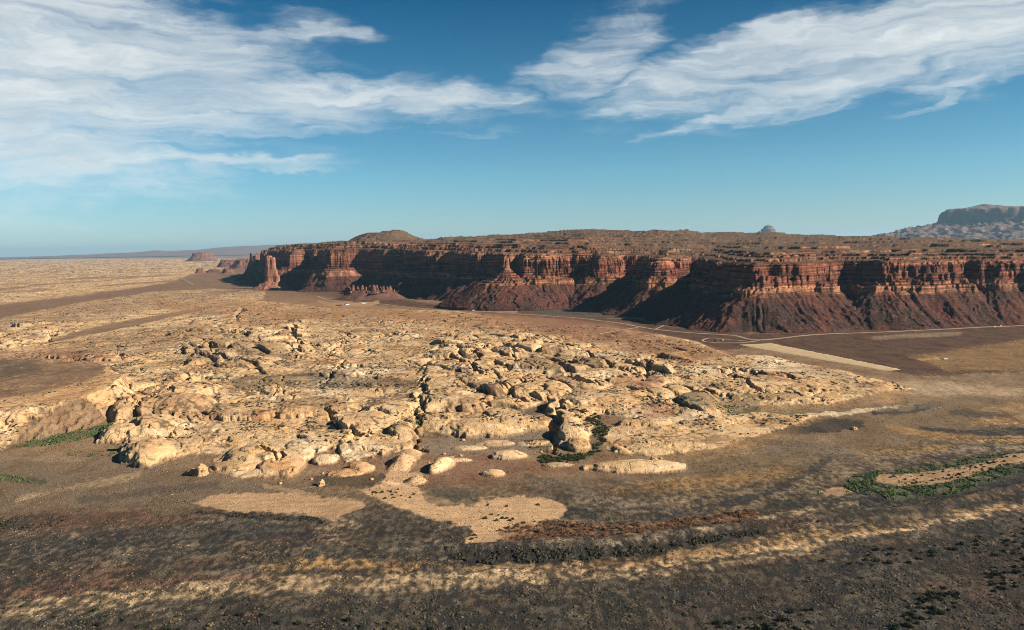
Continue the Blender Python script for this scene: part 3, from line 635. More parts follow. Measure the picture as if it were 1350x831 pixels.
QUICK = False
def build_ground():
    ts = np.concatenate([-np.linspace(1.6, .70, 60, endpoint=False), np.linspace(-.70, .70, 1250), np.linspace(.70, 1.6, 61)[1:]]).astype(f32)
    ys = [150.0]
    while ys[-1] < 130000:
        y = ys[-1]
        r = .012 if y < 500 else .0019 if y < 2600 else .0030 if y < 5000 else .006 if y < 12000 else .03
        ys.append(y*(1+r))
    ys = np.array(ys, f32); nr, nc = len(ys), len(ts)
    X = (ys[:, None]*ts[None, :]).ravel(); Y = np.repeat(ys, nc)
    Z = np.empty(len(X), f32); C = np.empty((len(X), 3), f32); Rk = np.empty(len(X), f32)
    step = 200000
    for i in range(0, len(X), step):
        s = slice(i, i+step); Z[s], C[s], Rk[s] = terrain(X[s], Y[s])
    Xm = X - .42*np.clip(Z-zbase(Y)-4, 0, 26)*Rk*(1-sst(Y, 4500, 6000))*(Y > 900)
    me = grid_mesh('ground', np.stack([Xm, Y, Z], -1), nr, nc)
    attr_col(me, 'tint', C); attr_f(me, 'rock', Rk)
    m, t, b = new_mat('desert_ground')
    tint = t.node('ShaderNodeAttribute', attribute_name='tint').outputs['Color']
    rk = t.node('ShaderNodeAttribute', attribute_name='rock').outputs['Fac']
    pos = t.node('ShaderNodeNewGeometry').outputs['Position']
    n1 = t.noise(pos, 0.55, 5, 0.65); n2 = t.noise(pos, 0.09, 4, 0.6); n3 = t.noise(t.mapping(pos, sc=(.05, .05, .7)), 1, 4, .6, .4)
    sp = t.voro(pos, 0.30, 'F1')
    tuft = t.m('MULTIPLY', t.step(sp, .42, .18), t.step(n2, .42, .6))
    soilk = t.m('ADD', t.m('MULTIPLY', n1, .9), t.m('MULTIPLY', n2, .7))
    soilc = t.scale(tint, t.m('ADD', .25, soilk))
    soilc = t.mix(t.m('MULTIPLY', tuft, .6), soilc, (.045, .042, .03))
    sp2 = t.voro(t.vm('ADD', pos, (37, 11, 0)), 0.22, 'F1')
    pale = t.m('MULTIPLY', t.step(sp2, .20, .10), t.step(n1, .5, .66))
    soilc = t.mix(t.m('MULTIPLY', pale, .55), soilc, (.30, .235, .15))
    rockc = t.scale(tint, t.m('ADD', .58, t.m('ADD', t.m('MULTIPLY', n3, .58), t.m('MULTIPLY', n1, .30))))
    dk = t.m('MULTIPLY', t.step(t.voro(pos, .11, 'F1'), .30, .12), t.step(n2, .5, .62))
    cv = t.vm('ADD', t.mapping(pos, sc=(.026, .017, .03)), t.scale(t.noise(pos, .05, 3, .6, 0, 'Color'), .5))
    ck = t.m('MULTIPLY', t.step(t.voro(cv, 1.0, 'DISTANCE_TO_EDGE'), .035, .008), t.step(n2, .40, .55))
    rockc = t.mix(t.m('MULTIPLY', ck, .75), rockc, (.085, .06, .035))
    rockc = t.mix(t.m('MULTIPLY', dk, .8), rockc, (.07, .06, .04))
    c = t.mix(t.step(rk, .35, .65), soilc, rockc)
    t.put(b.inputs['Base Color'], c)
    h = t.m('ADD', t.m('MULTIPLY', n1, 1.3), t.m('ADD', t.m('MULTIPLY', tuft, .9), t.m('MULTIPLY', n3, .8)))
    bump(t, b, h, 1.0, .9)
    o = link('ground', me, m); tag(o, kind='structure')
    return o
build_ground()

# ------------------------------------------------------------------ the mesa wall
RIM = [(1900, 2500), (1500, 2750), (1420, 2780), (1350, 2900), (1292, 2880), (1279, 2980), (1268, 3020), (1262, 2900), (1200, 2850), (1153, 2840),
       (1146, 3000), (1140, 3090), (1095, 3110), (1080, 2890), (1040, 2830), (995, 2800), (975, 2870), (952, 3000), (940, 3200), (932, 3480), (926, 4050),
       (902, 4150), (886, 3500), (868, 3440), (862, 3900), (850, 4300), (812, 4350), (803, 3980), (786, 3900), (781, 4200), (744, 4240), (738, 3980), (702, 3930),
       (690, 4080), (684, 4380), (655, 4420), (606, 4700), (594, 4880), (562, 4980), (538, 5250), (524, 5900), (455, 6150), (446, 5800), (436, 5780),
       (429, 6350), (402, 6800), (394, 6500), (385, 6500), (374, 7050), (356, 7500), (347, 8200), (356, 9800), (420, 14000)]
def _rim():
    P = [((x-673)/FOC*y, y) for x, y in RIM]
    P = np.array(P + [(4500, 15000), (5500, 2200)])
    for _ in range(1):                                        # one soft corner cut
        Q = []
        for i in range(len(P)):
            a, b = P[i], P[(i+1) % len(P)]
            Q += [a*.8+b*.2, a*.2+b*.8]
        P = np.array(Q)
    return P.astype(f32)
RIMP = _rim()

def rim_dist(X, Y):
    d2 = np.full(X.shape, 1e18, f32); qx = np.zeros(X.shape, f32); qy = np.zeros(X.shape, f32); ins = np.zeros(X.shape, bool)
    n = len(RIMP)
    for i in range(n):
        ax, ay = RIMP[i]; bx, by = RIMP[(i+1) % n]; ex, ey = bx-ax, by-ay
        wx, wy = X-ax, Y-ay; t = np.clip((wx*ex+wy*ey)/(ex*ex+ey*ey), 0, 1)
        cx, cy = ax+t*ex, ay+t*ey; dd = (X-cx)**2+(Y-cy)**2
        m = dd < d2; d2 = np.where(m, dd, d2); qx = np.where(m, cx, qx); qy = np.where(m, cy, qy)
        if ay != by: ins ^= ((ay > Y) != (by > Y)) & (X < (bx-ax)*(Y-ay)/(by-ay)+ax)
    d = np.sqrt(d2); return np.where(ins, d, -d), qx, qy

SKYPX = [330, 360, 400, 450, 480, 510, 545, 600, 690, 770, 850, 950, 1050, 1190, 1350, 1900]
SKYZ = [292, 312, 340, 372, 396, 396, 384, 388, 400, 430, 402, 368, 334, 300, 268, 240]
RIMZX = [340, 480, 600, 700, 850, 960, 1350, 1900]
RIMZ = [292, 288, 262, 246, 228, 212, 206, 200]

def mesa_h(X, Y):
    D, qx, qy = rim_dist(X, Y)
    px = 673 + FOC*X/Y
    zr = np.interp(px, RIMZX, RIMZ).astype(f32); zs = np.interp(px, SKYPX, SKYZ).astype(f32)
    L = np.maximum(np.abs(D), 1e-3); nx, ny = (X-qx)/L*np.sign(-D), (Y-qy)/L*np.sign(-D)
    N1 = fbm(X/210, Y/210, 3, 101)*np.interp(px, [480, 620], [74, 52]).astype(f32); N2 = fbm(X/80, Y/80, 4, 105, .6)*34
    # talus with gullies that run straight down from the rim
    gx, gy = qx+nx*90, qy+ny*90
    wv = fbm(X/45, Y/45, 2, 111)*10
    wv = wv + fbm(X/120, Y/120, 2, 113)*22
    g = ridged((gx+wv)/62, (gy+wv)/62, 3, 115); g2 = ridged((gx+wv)/22, (gy-wv)/22, 2, 118)*(.5+fbm(X/90, Y/90, 2, 119))
    Dt = D + N1*.7 + N2*.4
    u = np.clip((Dt+300)/222, 0, 1)
    zt = 118*(.38*u+.62*u**1.9)
    gul = np.sin(np.pi*np.clip((Dt+300)/262, 0, 1))
    zt = zt + gul*((g-.35)*17 + (g2-.4)*6) + fbm(X/14, Y/14, 4, 121, .6)*2.6*sst(u, 0, .2)
    z = -18 + 30*sst(Dt, -310, -262) + zt
    # ledgy slope and cliffs
    Dc = D + N1 + N2
    _, _, i1 = worley(X/44+N2*.01, Y/44, 11); _, _, i2 = worley(X/23, Y/23+N2*.01, 12)
    bl1, bl2 = RV[1][i1], RV[2][i2]
    nn = [ridged(X/s, Y/s, 2, 130+i*7) for i, s in enumerate((46, 30, 22, 34, 17))]
    nn[0] = .25*nn[0]+.8*bl1; nn[3] = .2*nn[3]+.5*bl1+.4*bl2; nn[2] = .5*nn[2]+.5*bl2
    sc = (zr-150)/90.0
    lay = [(-78, 16, 24, 8, 0), (-56, 14, 10, 6, 1), (-44, 5, 2, 4, 2), (-36, 5, 2, 5, 4), (-28, 24, 3, 22, 0), (-21, 6, 2, 5, 2), (-15, 8, 2, 6, 4), (-11, 26, 3, 20, 3),
           (-5, 5, 2, 5, 4), (0, 10, 2, 6, 2), (9, 5, 3, 8, 1), (22, 4, 4, 10, 0), (75, 13, 4, 30, 3), (150, 12, 5, 44, 0)]
    kl = np.interp(px, [520, 620], [2.4, 1]).astype(f32)
    for i, (off, hh, wd, na, k) in enumerate(lay):
        f = sst(Dc + (nn[k]-.45)*na*1.6 - off*(kl if i < 4 else 1), 0, wd if i else 9)
        z = z + hh*f*np.where(i >= 4, sc, 1.0)
    # the plateau climbs back in low scarps
    Dp = np.maximum(D-20, 0)
    pn = fbm(X/420+.2*fbm(X/150, Y/150, 2, 160), Y/420, 4, 161, .45)
    rise = (zs-zr-25)*np.clip(Dp/2400, 0, 1)**.8
    ru = rise + pn*34*sst(Dp, 10, 300) + fbm(X/90, Y/90, 3, 165)*4*sst(Dp, 5, 80)
    st = 17.0; q = ru/st + .35*fbm(X/300, Y/300, 2, 167); fr = q-np.floor(q)
    ter = ru*.3 + .7*st*(np.floor(q)+sst(fr, .80, .93)*.8+fr*.2)
    z = z + np.where(Dp > 0, ter, 0)
    return z, D

def lump(X, Y, px, dist, zt, rx, ry, flat=.35):
    """an isolated hill: gentle cone with a flat cap"""
    cx = (px-673)/FOC*dist
    r = np.sqrt(((X-cx)/rx)**2+((Y-dist)/ry)**2)
    r = r*(1+.16*fbm(X/rx*1.7, Y/ry*1.7, 3, int(px)))
    return zt*np.clip((1-r)/(1-flat), 0, 1)**1.35

def mesa_material():
    m, t, b = new_mat('layered_red_rock')
    geo = t.node('ShaderNodeNewGeometry'); pos = geo.outputs['Position']
    sx = t.node('ShaderNodeSeparateXYZ'); t.put(sx.inputs[0], pos); z = sx.outputs[2]
    nz = t.node('ShaderNodeSeparateXYZ'); t.put(nz.inputs[0], geo.outputs['True Normal']); nzz = nz.outputs[2]
    lo = t.noise(pos, .006, 4, .6); md = t.noise(pos, .05, 5, .65); hi = t.noise(pos, .3, 4, .65)
    zz = t.m('ADD', z, t.m('MULTIPLY', t.m('SUBTRACT', lo, .5), 40))
    strata = t.noise(t.mapping(pos, sc=(.003, .003, .16)), 1, 5, .7, .3)
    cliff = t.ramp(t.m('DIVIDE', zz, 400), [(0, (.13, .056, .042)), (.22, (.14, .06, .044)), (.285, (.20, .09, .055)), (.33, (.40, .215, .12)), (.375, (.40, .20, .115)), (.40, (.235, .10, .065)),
                                            (.47, (.30, .135, .085)), (.52, (.25, .105, .07)), (.57, (.34, .17, .105)), (.64, (.32, .175, .11)), (.75, (.25, .14, .09)), (1, (.22, .14, .09))])
    cliff = t.mix(1.0, cliff, (.98, .84, .82), 'MULTIPLY')
    cliff = t.scale(cliff, t.m('ADD', .16, t.m('MULTIPLY', t.step(strata, .33, .68), 1.18)))
    vst = t.noise(t.mapping(pos, sc=(.09, .09, .008)), 1, 4, .65)
    cliff = t.scale(cliff, t.m('ADD', .55, t.m('MULTIPLY', vst, .85)))
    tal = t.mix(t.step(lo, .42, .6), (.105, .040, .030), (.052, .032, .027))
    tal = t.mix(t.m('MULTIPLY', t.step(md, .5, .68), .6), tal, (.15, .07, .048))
    tal = t.mix(t.m('MULTIPLY', t.step(t.voro(pos, .14), .26, .12), t.step(hi, .45, .6)), tal, (.22, .12, .08))
    top = t.mix(t.step(md, .4, .62), (.165, .098, .06), (.095, .066, .043))
    top = t.mix(t.m('MULTIPLY', t.m('MULTIPLY', t.step(t.voro(pos, .16), .42, .2), t.step(lo, .4, .6)), .6), top, (.045, .042, .03))
    hk = t.step(z, 205, 235)
    flatc = t.mix(hk, tal, top)
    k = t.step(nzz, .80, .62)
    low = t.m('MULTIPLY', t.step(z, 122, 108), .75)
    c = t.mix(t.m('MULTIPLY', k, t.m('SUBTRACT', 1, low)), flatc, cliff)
    c = t.scale(c, t.m('ADD', .42, t.m('MULTIPLY', hi, .78)))
    vr = t.m('MULTIPLY', t.step(t.noise(t.mapping(pos, sc=(.02, .02, .012)), 1, 5, .65), .48, .64), t.step(z, 225, 190))
    c = t.mix(t.m('MULTIPLY', vr, .68), c, (.040, .026, .021))
    t.put(b.inputs['Base Color'], c)
    h = t.m('ADD', t.m('MULTIPLY', t.step(strata, .3, .7), 3.0), t.m('ADD', t.m('MULTIPLY', vst, 4.0), t.m('ADD', t.m('MULTIPLY', md, 6.0), t.m('MULTIPLY', hi, 1.6))))
    bump(t, b, h, 1.0, .8)
    return m
MESA_MAT = mesa_material()

def build_mesa():
    ts = np.concatenate([np.linspace(-.335, .70, 1200), np.linspace(.70, 1.0, 61)[1:]]).astype(f32)
    # first distance at which each column meets the talus
    yy = np.arange(2100, 11000, 25, dtype=f32)
    XX = (ts[:, None]*yy[None]).ravel(); YY = np.tile(yy, len(ts))
    D = rim_dist(XX, YY)[0].reshape(len(ts), len(yy))
    first = np.array([yy[np.argmax(d > -380)] if (d > -380).any() else 9000 for d in D], f32)
    k = 41; pad = np.pad(first, k, mode='edge')
    mn = np.array([pad[i:i+2*k+1].min() for i in range(len(first))])
    pad = np.pad(mn, k, mode='edge'); y0 = np.convolve(pad, np.ones(2*k+1)/(2*k+1), 'valid').astype(f32) - 30
    rel = [1.0]
    while rel[-1] < 2.9:
        r = rel[-1]; rel.append(r*(1+(.00105 if r < 1.55 else .0032 if r < 2.1 else .010)))
    rel = np.array(rel, f32); nr, nc = len(rel), len(ts)
    Y = (rel[:, None]*y0[None]); X = (Y*ts[None]).ravel(); Y = Y.ravel()
    Z = np.empty(len(X), f32); step = 200000
    for i in range(0, len(X), step):
        s = slice(i, i+step); zz, D = mesa_h(X[s], Y[s])
        # red debris cone under the lone pinnacle, low hills on the skyline
        cx, cy = (668-673)/FOC*3960, 3960
        a = np.arctan2(Y[s]-cy, X[s]-cx); r = np.hypot(X[s]-cx, (Y[s]-cy)*.9)
        a = a + fbm(X[s]/70, Y[s]/70, 3, 173)*.28; gg = ridged(np.cos(a)*5, np.sin(a)*5, 3, 171)*14*sst(r, 20, 150)
        cone = 212-.62*r+.00022*r*r + gg - 8
        q = cone/11; cone2 = np.where(cone > 120, 11*(np.floor(q)+sst(q-np.floor(q), .5, .9)), cone)
        zz = np.where(r < 330, np.maximum(zz, cone2), zz)
        zz = np.maximum(zz, lump(X[s], Y[s], 490, 4660, 46, 210, 140, .5)-40)
        for (px, dist, zt, rx, ry, fl) in ((508, 7600, 70, 380, 480, .42), (588, 7300, 28, 130, 200, .3), (622, 7300, 30, 140, 200, .3), (772, 6400, 26, 260, 300, .2), (845, 6500, 14, 200, 300, .3)):
            zz = zz + lump(X[s], Y[s], px, dist, zt, rx, ry, fl)
        Z[s] = zz
    # skirts off the outside so that the sheet ends under the ground
    me = grid_mesh('mesa', np.stack([X, Y, Z], -1), nr, nc)
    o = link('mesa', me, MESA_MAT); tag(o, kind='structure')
build_mesa()

# ------------------------------------------------------------------ low desert scrub, one mass
def clump_mesh(name, P, S, C, seed=1, squash=.75, nseg=6):
    """many low ragged clumps: P (n,3) feet, S (n,) radii, C (n,3) colours"""
    rg = np.random.RandomState(seed); n = len(P)
    a = np.linspace(0, 2*np.pi, nseg, endpoint=False)[None, :] + rg.rand(n, 1)*6
    r0 = S[:, None]*(.75+.5*rg.rand(n, nseg)); r1 = S[:, None]*(.45+.55*rg.rand(n, nseg))
    h1 = S[:, None]*squash*(.5+.7*rg.rand(n, nseg))
    a2 = a + np.pi/nseg
    V0 = np.stack([P[:, :1]+r0*np.cos(a), P[:, 1:2]+r0*np.sin(a), P[:, 2:]-.15*S[:, None]+0*r0], -1)
    V1 = np.stack([P[:, :1]+r1*np.cos(a2), P[:, 1:2]+r1*np.sin(a2), P[:, 2:]+h1], -1)
    top = np.stack([P[:, 0]+S*.3*(rg.rand(n)-.5), P[:, 1]+S*.3*(rg.rand(n)-.5), P[:, 2]+S*squash*(.9+.5*rg.rand(n))], -1)[:, None]
    V = np.concatenate([V0, V1, top], 1); k = 2*nseg+1
    F = []
    for i in range(nseg):
        j = (i+1) % nseg
        F += [(i, j, nseg+i), (j, nseg+j, nseg+i), (nseg+i, nseg+j, 2*nseg)]
    F = np.array(F, np.int32)
    FF = (F[None]+(np.arange(n, dtype=np.int32)*k)[:, None, None]).reshape(-1, 3)
    me = raw_mesh(name, V.reshape(-1, 3), FF)
    attr_col(me, 'tint', np.repeat(C, k, 0))
    return me

def leaf_material(name):
    m, t, b = new_mat(name)
    tint = t.node('ShaderNodeAttribute', attribute_name='tint').outputs['Color']
    pos = t.node('ShaderNodeNewGeometry').outputs['Position']
    n = t.noise(pos, 2.2, 3, .7)
    t.put(b.inputs['Base Color'], t.scale(tint, t.m('ADD', .35, t.m('MULTIPLY', n, 1.3))))
    return m
LEAF = leaf_material('dry_foliage')

# ------------------------------------------------------------------ far land forms
def rock_mat(name, cliffc, cliff2, talc, sc=.05, band=.12):
    m, t, b = new_mat(name)
    geo = t.node('ShaderNodeNewGeometry'); pos = geo.outputs['Position']
    nz = t.node('ShaderNodeSeparateXYZ'); t.put(nz.inputs[0], geo.outputs['True Normal'])
    st = t.noise(t.mapping(pos, sc=(.003, .003, band)), 1, 5, .7, .3); n = t.noise(pos, sc, 5, .65)
    c = t.mix(t.step(st, .3, .7), cliffc, cliff2)
    c = t.mix(t.step(nz.outputs[2], .55, .8), c, talc)
    t.put(b.inputs['Base Color'], t.scale(c, t.m('ADD', .5, n)))
    bump(t, b, t.m('ADD', t.m('MULTIPLY', st, .12/band*2), t.m('MULTIPLY', n, .2/sc)), 1.0, .8)
    return m
FAR_MAT = rock_mat('far_rock', (.11, .065, .055), (.07, .045, .04), (.15, .095, .08), .004, .012)
DIM_MAT = rock_mat('brown_rock', (.17, .08, .055), (.10, .05, .038), (.10, .052, .04), .02, .06)
RED_MAT = rock_mat('red_rock', (.30, .135, .085), (.17, .075, .05), (.13, .058, .042))
TAN_MAT = rock_mat('tan_sandstone', (.42, .27, .14), (.28, .16, .085), (.42, .28, .15), .25, .6)

def field(name, xs, ys, fn, mat, kind='structure'):
    X, Y = np.meshgrid(np.asarray(xs, f32), np.asarray(ys, f32))
    Z = fn(X.ravel(), Y.ravel()).astype(f32)
    return tag(link(name, grid_mesh(name, np.stack([X.ravel(), Y.ravel(), Z], -1), len(ys), len(xs)), mat), kind=kind)

def poly_world_sd(X, Y, P): return poly_sd(X, Y, [(float(a), float(b)) for a, b in P])

def far_right(X, Y):
    P = [(11250, 21900), (12200, 20900), (14200, 20300), (19000, 19800), (24000, 27000), (15400, 27000)]
    D = poly_world_sd(X, Y, P) + fbm(X/700, Y/700, 4, 301)*170 + (ridged(X/260, Y/260, 2, 303)-.5)*90
    z = 640*np.clip((D+3300)/3250, 0, 1)**1.05 + 40*fbm(X/300, Y/300, 4, 305)*sst(D, -3300, -1800)
    z += (ridged(X/420, Y/420, 3, 306)-.5)*160*sst(D, -3200, -1500)*(1-sst(D, -300, -50))
    z += 300*sst(D, -90, 10) + 60*sst(D, 40, 90) + 20*sst(D, 200, 300)
    pk = np.hypot((X-12300)/380, (Y-21800)/700); z += 110*np.clip(1-pk, 0, 1) - 60*sst(-D, -700, -300)*sst(D, 40, 90)*0
    return z + 60
field('hills', np.linspace(6500, 21500, 380), np.linspace(17600, 26500, 200), far_right, FAR_MAT)

def far_small(X, Y):
    r = np.hypot((X-10450)/1, (Y-34000)/1.4); r = r*(1+.12*fbm(X/300, Y/300, 3, 309))
    z = 620*np.clip(1-r/900, 0, 1)**.9*.72 + 130*sst(-r, -300, -265) + 60*sst(-r, -190, -165)
    return z + 360 + 0*X
field('hills', np.linspace(9400, 11500, 110), np.linspace(32500, 35500, 80), far_small, FAR_MAT)

def far_left(X, Y):
    p = 673 + FOC*X/Y
    k = np.interp(p, [-100, 60, 180, 205, 225, 260, 300, 345, 400, 500], [0, 60, 170, 235, 190, 230, 330, 370, 380, 380])
    return (k*1.75 + 40*fbm(X/1500, Y/1500, 4, 311))*np.clip(1-np.abs(Y-62000)/7000, 0, 1)**.5 + 60
field('hills', np.linspace(-45000, -9000, 300), np.linspace(54500, 70000, 30), far_left, FAR_MAT)

def mound(px, dist, zc, ztop, rx, ry, cap, seed):
    """small butte: debris cone topped by a broken cliff cap (px, distance, cone height, top, radii, cap fraction)"""
    cx = (px-673)/FOC*dist
    def fn(X, Y):
        r = np.hypot((X-cx)/rx, (Y-dist)/ry) + fbm(X/rx*2.2, Y/ry*2.2, 4, seed)*.16
        z = -15 + (zc+15)*np.clip((1-r)/(1-cap), 0, 1)**1.25 + (ridged(X/(.16*rx), Y/(.16*rx), 2, seed+1)-.5)*.10*zc*sst(1-r, 0, .2)
        _, _, i = worley(X/(.2*rx), Y/(.2*ry), seed % 5)
        h = (ztop-zc)*(.45+.55*RV[1][i])
        return z + h*sst(-(r+.12*(RV[2][i]-.5)), -cap, -cap+.05)
    return fn, cx
for px, dist, zc, zt, rx, ry, cap, sd in ((267, 25000, 220, 285, 560, 560, .45, 321), (303, 15000, 110, 160, 280, 280, .5, 324), (263, 11000, 48, 84, 130, 130, .35, 327),
                                          (300, 10700, 50, 88, 140, 140, .4, 330), (282, 11200, 52, 66, 260, 120, .3, 333), (337, 9600, 190, 275, 190, 220, .26, 336), (322, 13500, 120, 170, 300, 250, .5, 337)):
    fn, cx = mound(px, dist, zc, zt, rx, ry, cap, sd)
    field('butte', np.linspace(cx-rx*1.15, cx+rx*1.15, 90), np.linspace(dist-ry*1.15, dist+ry*1.15, 70), fn, DIM_MAT)

# twin tower and spires that stand free of the mesa
def tower_mesh(name, parts, talus, zt, n=150, half=170, seed=340, mat=None):
    """parts: (x, y, rx, ry, top); heights above a debris cone, local coordinates, y away from the viewer"""
    g = np.linspace(-half, half, n).astype(f32); X, Y = np.meshgrid(g, g); X = X.ravel(); Y = Y.ravel()
    r = np.hypot(X, Y) + fbm(X/40, Y/40, 3, seed)*18
    z = zt*np.clip(1-r/talus, 0, 1)**1.2 + (ridged(X/16, Y/16, 2, seed+3)-.5)*6*sst(1-r/talus, 0, .3) - 12*(1-sst(1-r/talus, -.15, .05))
    _, _, i = worley(X/14, Y/14, seed % 7); w = fbm(X/9, Y/9, 3, seed+5)
    for x, y, rx, ry, top in parts:
        q = np.maximum(np.abs(X-x)/rx, np.abs(Y-y)/ry)*.6 + .4*np.hypot((X-x)/rx, (Y-y)/ry) + .10*(RV[1][i]-.5) + .06*w
        k = (top-zt*.8); base = zt*.8
        hh = base + k*(.55*sst(1-q, -.10, .02) + .30*sst(1-q, .05, .11) + .15*sst(1-q, .18, .25)) - 3*RV[2][i]
        z = np.where(q < 1.12, np.maximum(z, hh), z)
    return grid_mesh(name, np.stack([X, Y, z], -1), n, n)
def place(o, px, dist, z=None, rot=0):
    x = (px-673)/FOC*dist
    o.location = (x, dist, float(terrain([x], [dist], False)[0]) if z is None else z); o.rotation_euler = (0, 0, rot); return o

tw = link('butte', tower_mesh('butte', [(-14, 0, 26, 34, 250), (18, -8, 20, 26, 238), (36, -14, 14, 22, 150), (50, -20, 16, 20, 105), (-34, 12, 14, 26, 140)], 168, 88), RED_MAT)
place(tw, 357, 6200, 14); tag(tw, 'tall red twin tower of rock standing alone beyond the left end of the mesa', 'butte')
pn = link('rock_pinnacle', tower_mesh('rock_pinnacle', [(0, 0, 8.5, 8.5, 52), (1.5, 1, 6, 6, 56), (-2, 0, 12, 12, 20)], 26, 10, 90, 32, 351), RED_MAT)
pn.location = ((668-673)/FOC*3960, 3960, 192); tag(pn, 'lone red rock pinnacle on the tip of a ribbed debris cone before the mesa', 'rock spire')
SPIRES = [(458, 4670, .8, 0), (464, 4650, .75, 1.5), (470, 4660, .55, .6), (476, 4640, .7, 1.2), (481, 4655, .5, 2.2), (486, 4625, .65, 2.9), (491, 4615, .8, .3), (495, 4630, .7, 2.9), (500, 4640, .5, 1.1), (504, 4625, .6, 1.9), (509, 4640, .5, .2), (513, 4650, .65, 3.9), (518, 4640, .5, .9), (507, 5050, 1.2, .4)]
field('hills', np.linspace((488-673)/FOC*4665-260, (488-673)/FOC*4665+260, 110), np.linspace(4530, 4800, 60), lambda X, Y: lump(X, Y, 488, 4665, 58, 240, 120, .45)+12+fbm(X/18, Y/18, 3, 391)*2-22*(lump(X, Y, 488, 4665, 58, 240, 120, .45) < .5), DIM_MAT)
sp_me = tower_mesh('rock_spire', [(0, 0, 9, 10, 46), (9, 3, 7, 8, 36), (-10, 2, 6, 8, 28)], 30, 12, 80, 36, 361); sp_me.materials.append(DIM_MAT)
for i, (px, dist, k, rot) in enumerate(SPIRES):
    o = link('rock_spire', sp_me); x = (px-673)/FOC*dist
    zz = float(mesa_h(np.array([x], f32), np.array([dist], f32))[0][0]); zl = float(lump(np.array([x], f32), np.array([dist], f32), 488, 4665, 58, 240, 120, .45)[0])+10
    o.location = (x, dist, max(zz, zl, 18)-2)
    o.rotation_euler = (0, 0, rot); o.scale = (k, k, k*1.05)
    tag(o, 'thin red rock spire in the row along the low bench before the cliffs', 'rock spire', 'rock spires along the low bench')

# ------------------------------------------------------------------ roads and the airstrip
def strip_mesh(name, pts, hw, lift=.45):
    P = np.array(pts, f32); hw = np.broadcast_to(np.asarray(hw, f32), (len(P),))[:, None]; d = np.gradient(P, axis=0); d /= np.linalg.norm(d, axis=1)[:, None]+1e-9
    nrm = np.stack([-d[:, 1], d[:, 0]], -1); rows = []
    offs = [(-1.25, -.9), (-1.0, 1.0), (-.5, 1.08), (0, 1.12), (.5, 1.08), (1.0, 1.0), (1.25, -.9)]
    zc = terrain(P[:, 0], P[:, 1], False)
    for o, l in offs:
        q = P + nrm*hw*o; rows.append(np.stack([q[:, 0], q[:, 1], np.maximum(zc, terrain(q[:, 0], q[:, 1], False)) + (lift*l if l > 0 else -1.5)], -1))
    V = np.stack(rows, 1).reshape(-1, 3)
    return grid_mesh(name, V, len(P), len(offs))
def dirt_mat(name, c1, c2):
    m, t, b = new_mat(name); pos = t.node('ShaderNodeNewGeometry').outputs['Position']
    n = t.noise(pos, .06, 5, .65); n2 = t.noise(pos, .7, 3, .6)
    t.put(b.inputs['Base Color'], t.scale(t.mix(t.step(n, .35, .65), c1, c2), t.m('ADD', .7, t.m('MULTIPLY', n2, .6)))); return m
ROAD_MAT = dirt_mat('pale_gravel', (.29, .22, .145), (.20, .15, .10)); STRIP_MAT = dirt_mat('airstrip_dirt', (.40, .30, .18), (.33, .24, .14))
for (nm, _, _), (pts, hw) in zip(ROAD_DEFS, ROADS): tag(link(nm, strip_mesh(nm, pts, hw), ROAD_MAT), kind='structure')
def dense(a, b, n): return [tuple(np.array(a)*(1-t)+np.array(b)*t) for t in np.linspace(0, 1, n)]
tag(link('airstrip', strip_mesh('airstrip', dense(*ROADS[-1][0], 160), np.linspace(46, 20, 160)*(1+.22*fbm(np.linspace(0, 40, 160), np.zeros(160), 3, 5)), .6), STRIP_MAT), kind='structure')

# ------------------------------------------------------------------ small built things
class MB:
    def __init__(s): s.v = []; s.f = []
    def poly(s, pts, faces):
        o = len(s.v); s.v += [tuple(p) for p in pts]; s.f += [tuple(o+i for i in f) for f in faces]; return s
    def box(s, x0, x1, y0, y1, z0, z1):
        return s.poly([(x, y, z) for z in (z0, z1) for y in (y0, y1) for x in (x0, x1)], [(0, 2, 3, 1), (4, 5, 7, 6), (0, 1, 5, 4), (2, 6, 7, 3), (0, 4, 6, 2), (1, 3, 7, 5)])
    def cyl(s, c, r, h, ax='x', n=16):
        a = [2*math.pi*i/n for i in range(n)]; P = []
        for e in (-h/2, h/2):
            for t in a:
                u, v = r*math.cos(t), r*math.sin(t)
                P.append((c[0]+e, c[1]+u, c[2]+v) if ax == 'x' else (c[0]+u, c[1]+e, c[2]+v) if ax == 'y' else (c[0]+u, c[1]+v, c[2]+e))
        return s.poly(P, [tuple(range(n))[::-1], tuple(range(n, 2*n))]+[(i, (i+1) % n, n+(i+1) % n, n+i) for i in range(n)])
    def build(s, name, mat, parent=None, bevel=0):
        me = bpy.data.meshes.new(name); me.from_pydata(s.v, [], s.f); me.update()
        o = link(name, me, mat, parent)
        if bevel:
            md = o.modifiers.new('bevel', 'BEVEL'); md.width = bevel; md.segments = 2
        return o
def flat_mat(name, c, rough=.6, var=.25, sc=1.5):
    m, t, b = new_mat(name); pos = t.node('ShaderNodeTexCoord').outputs['Object']; n = t.noise(pos, sc, 4, .6)
    t.put(b.inputs['Base Color'], t.scale(tuple(c), t.m('ADD', 1-var/2, t.m('MULTIPLY', n, var)))); b.inputs['Roughness'].default_value = rough; return m
M_WHITE = flat_mat('white_paint', (.72, .70, .66), .5); M_DARKW = flat_mat('dark_siding', (.05, .042, .036), .8); M_TAN = flat_mat('tan_siding', (.34, .25, .17), .8)
M_GREYR = flat_mat('grey_metal_roof', (.30, .29, .27), .5); M_BROWNR = flat_mat('brown_roof', (.075, .055, .042), .8); M_GLASS = flat_mat('dark_glass', (.02, .025, .03), .15, .1)
M_TYRE = flat_mat('black_rubber', (.02, .02, .02), .9); M_STEEL = flat_mat('steel', (.4, .4, .4), .4)

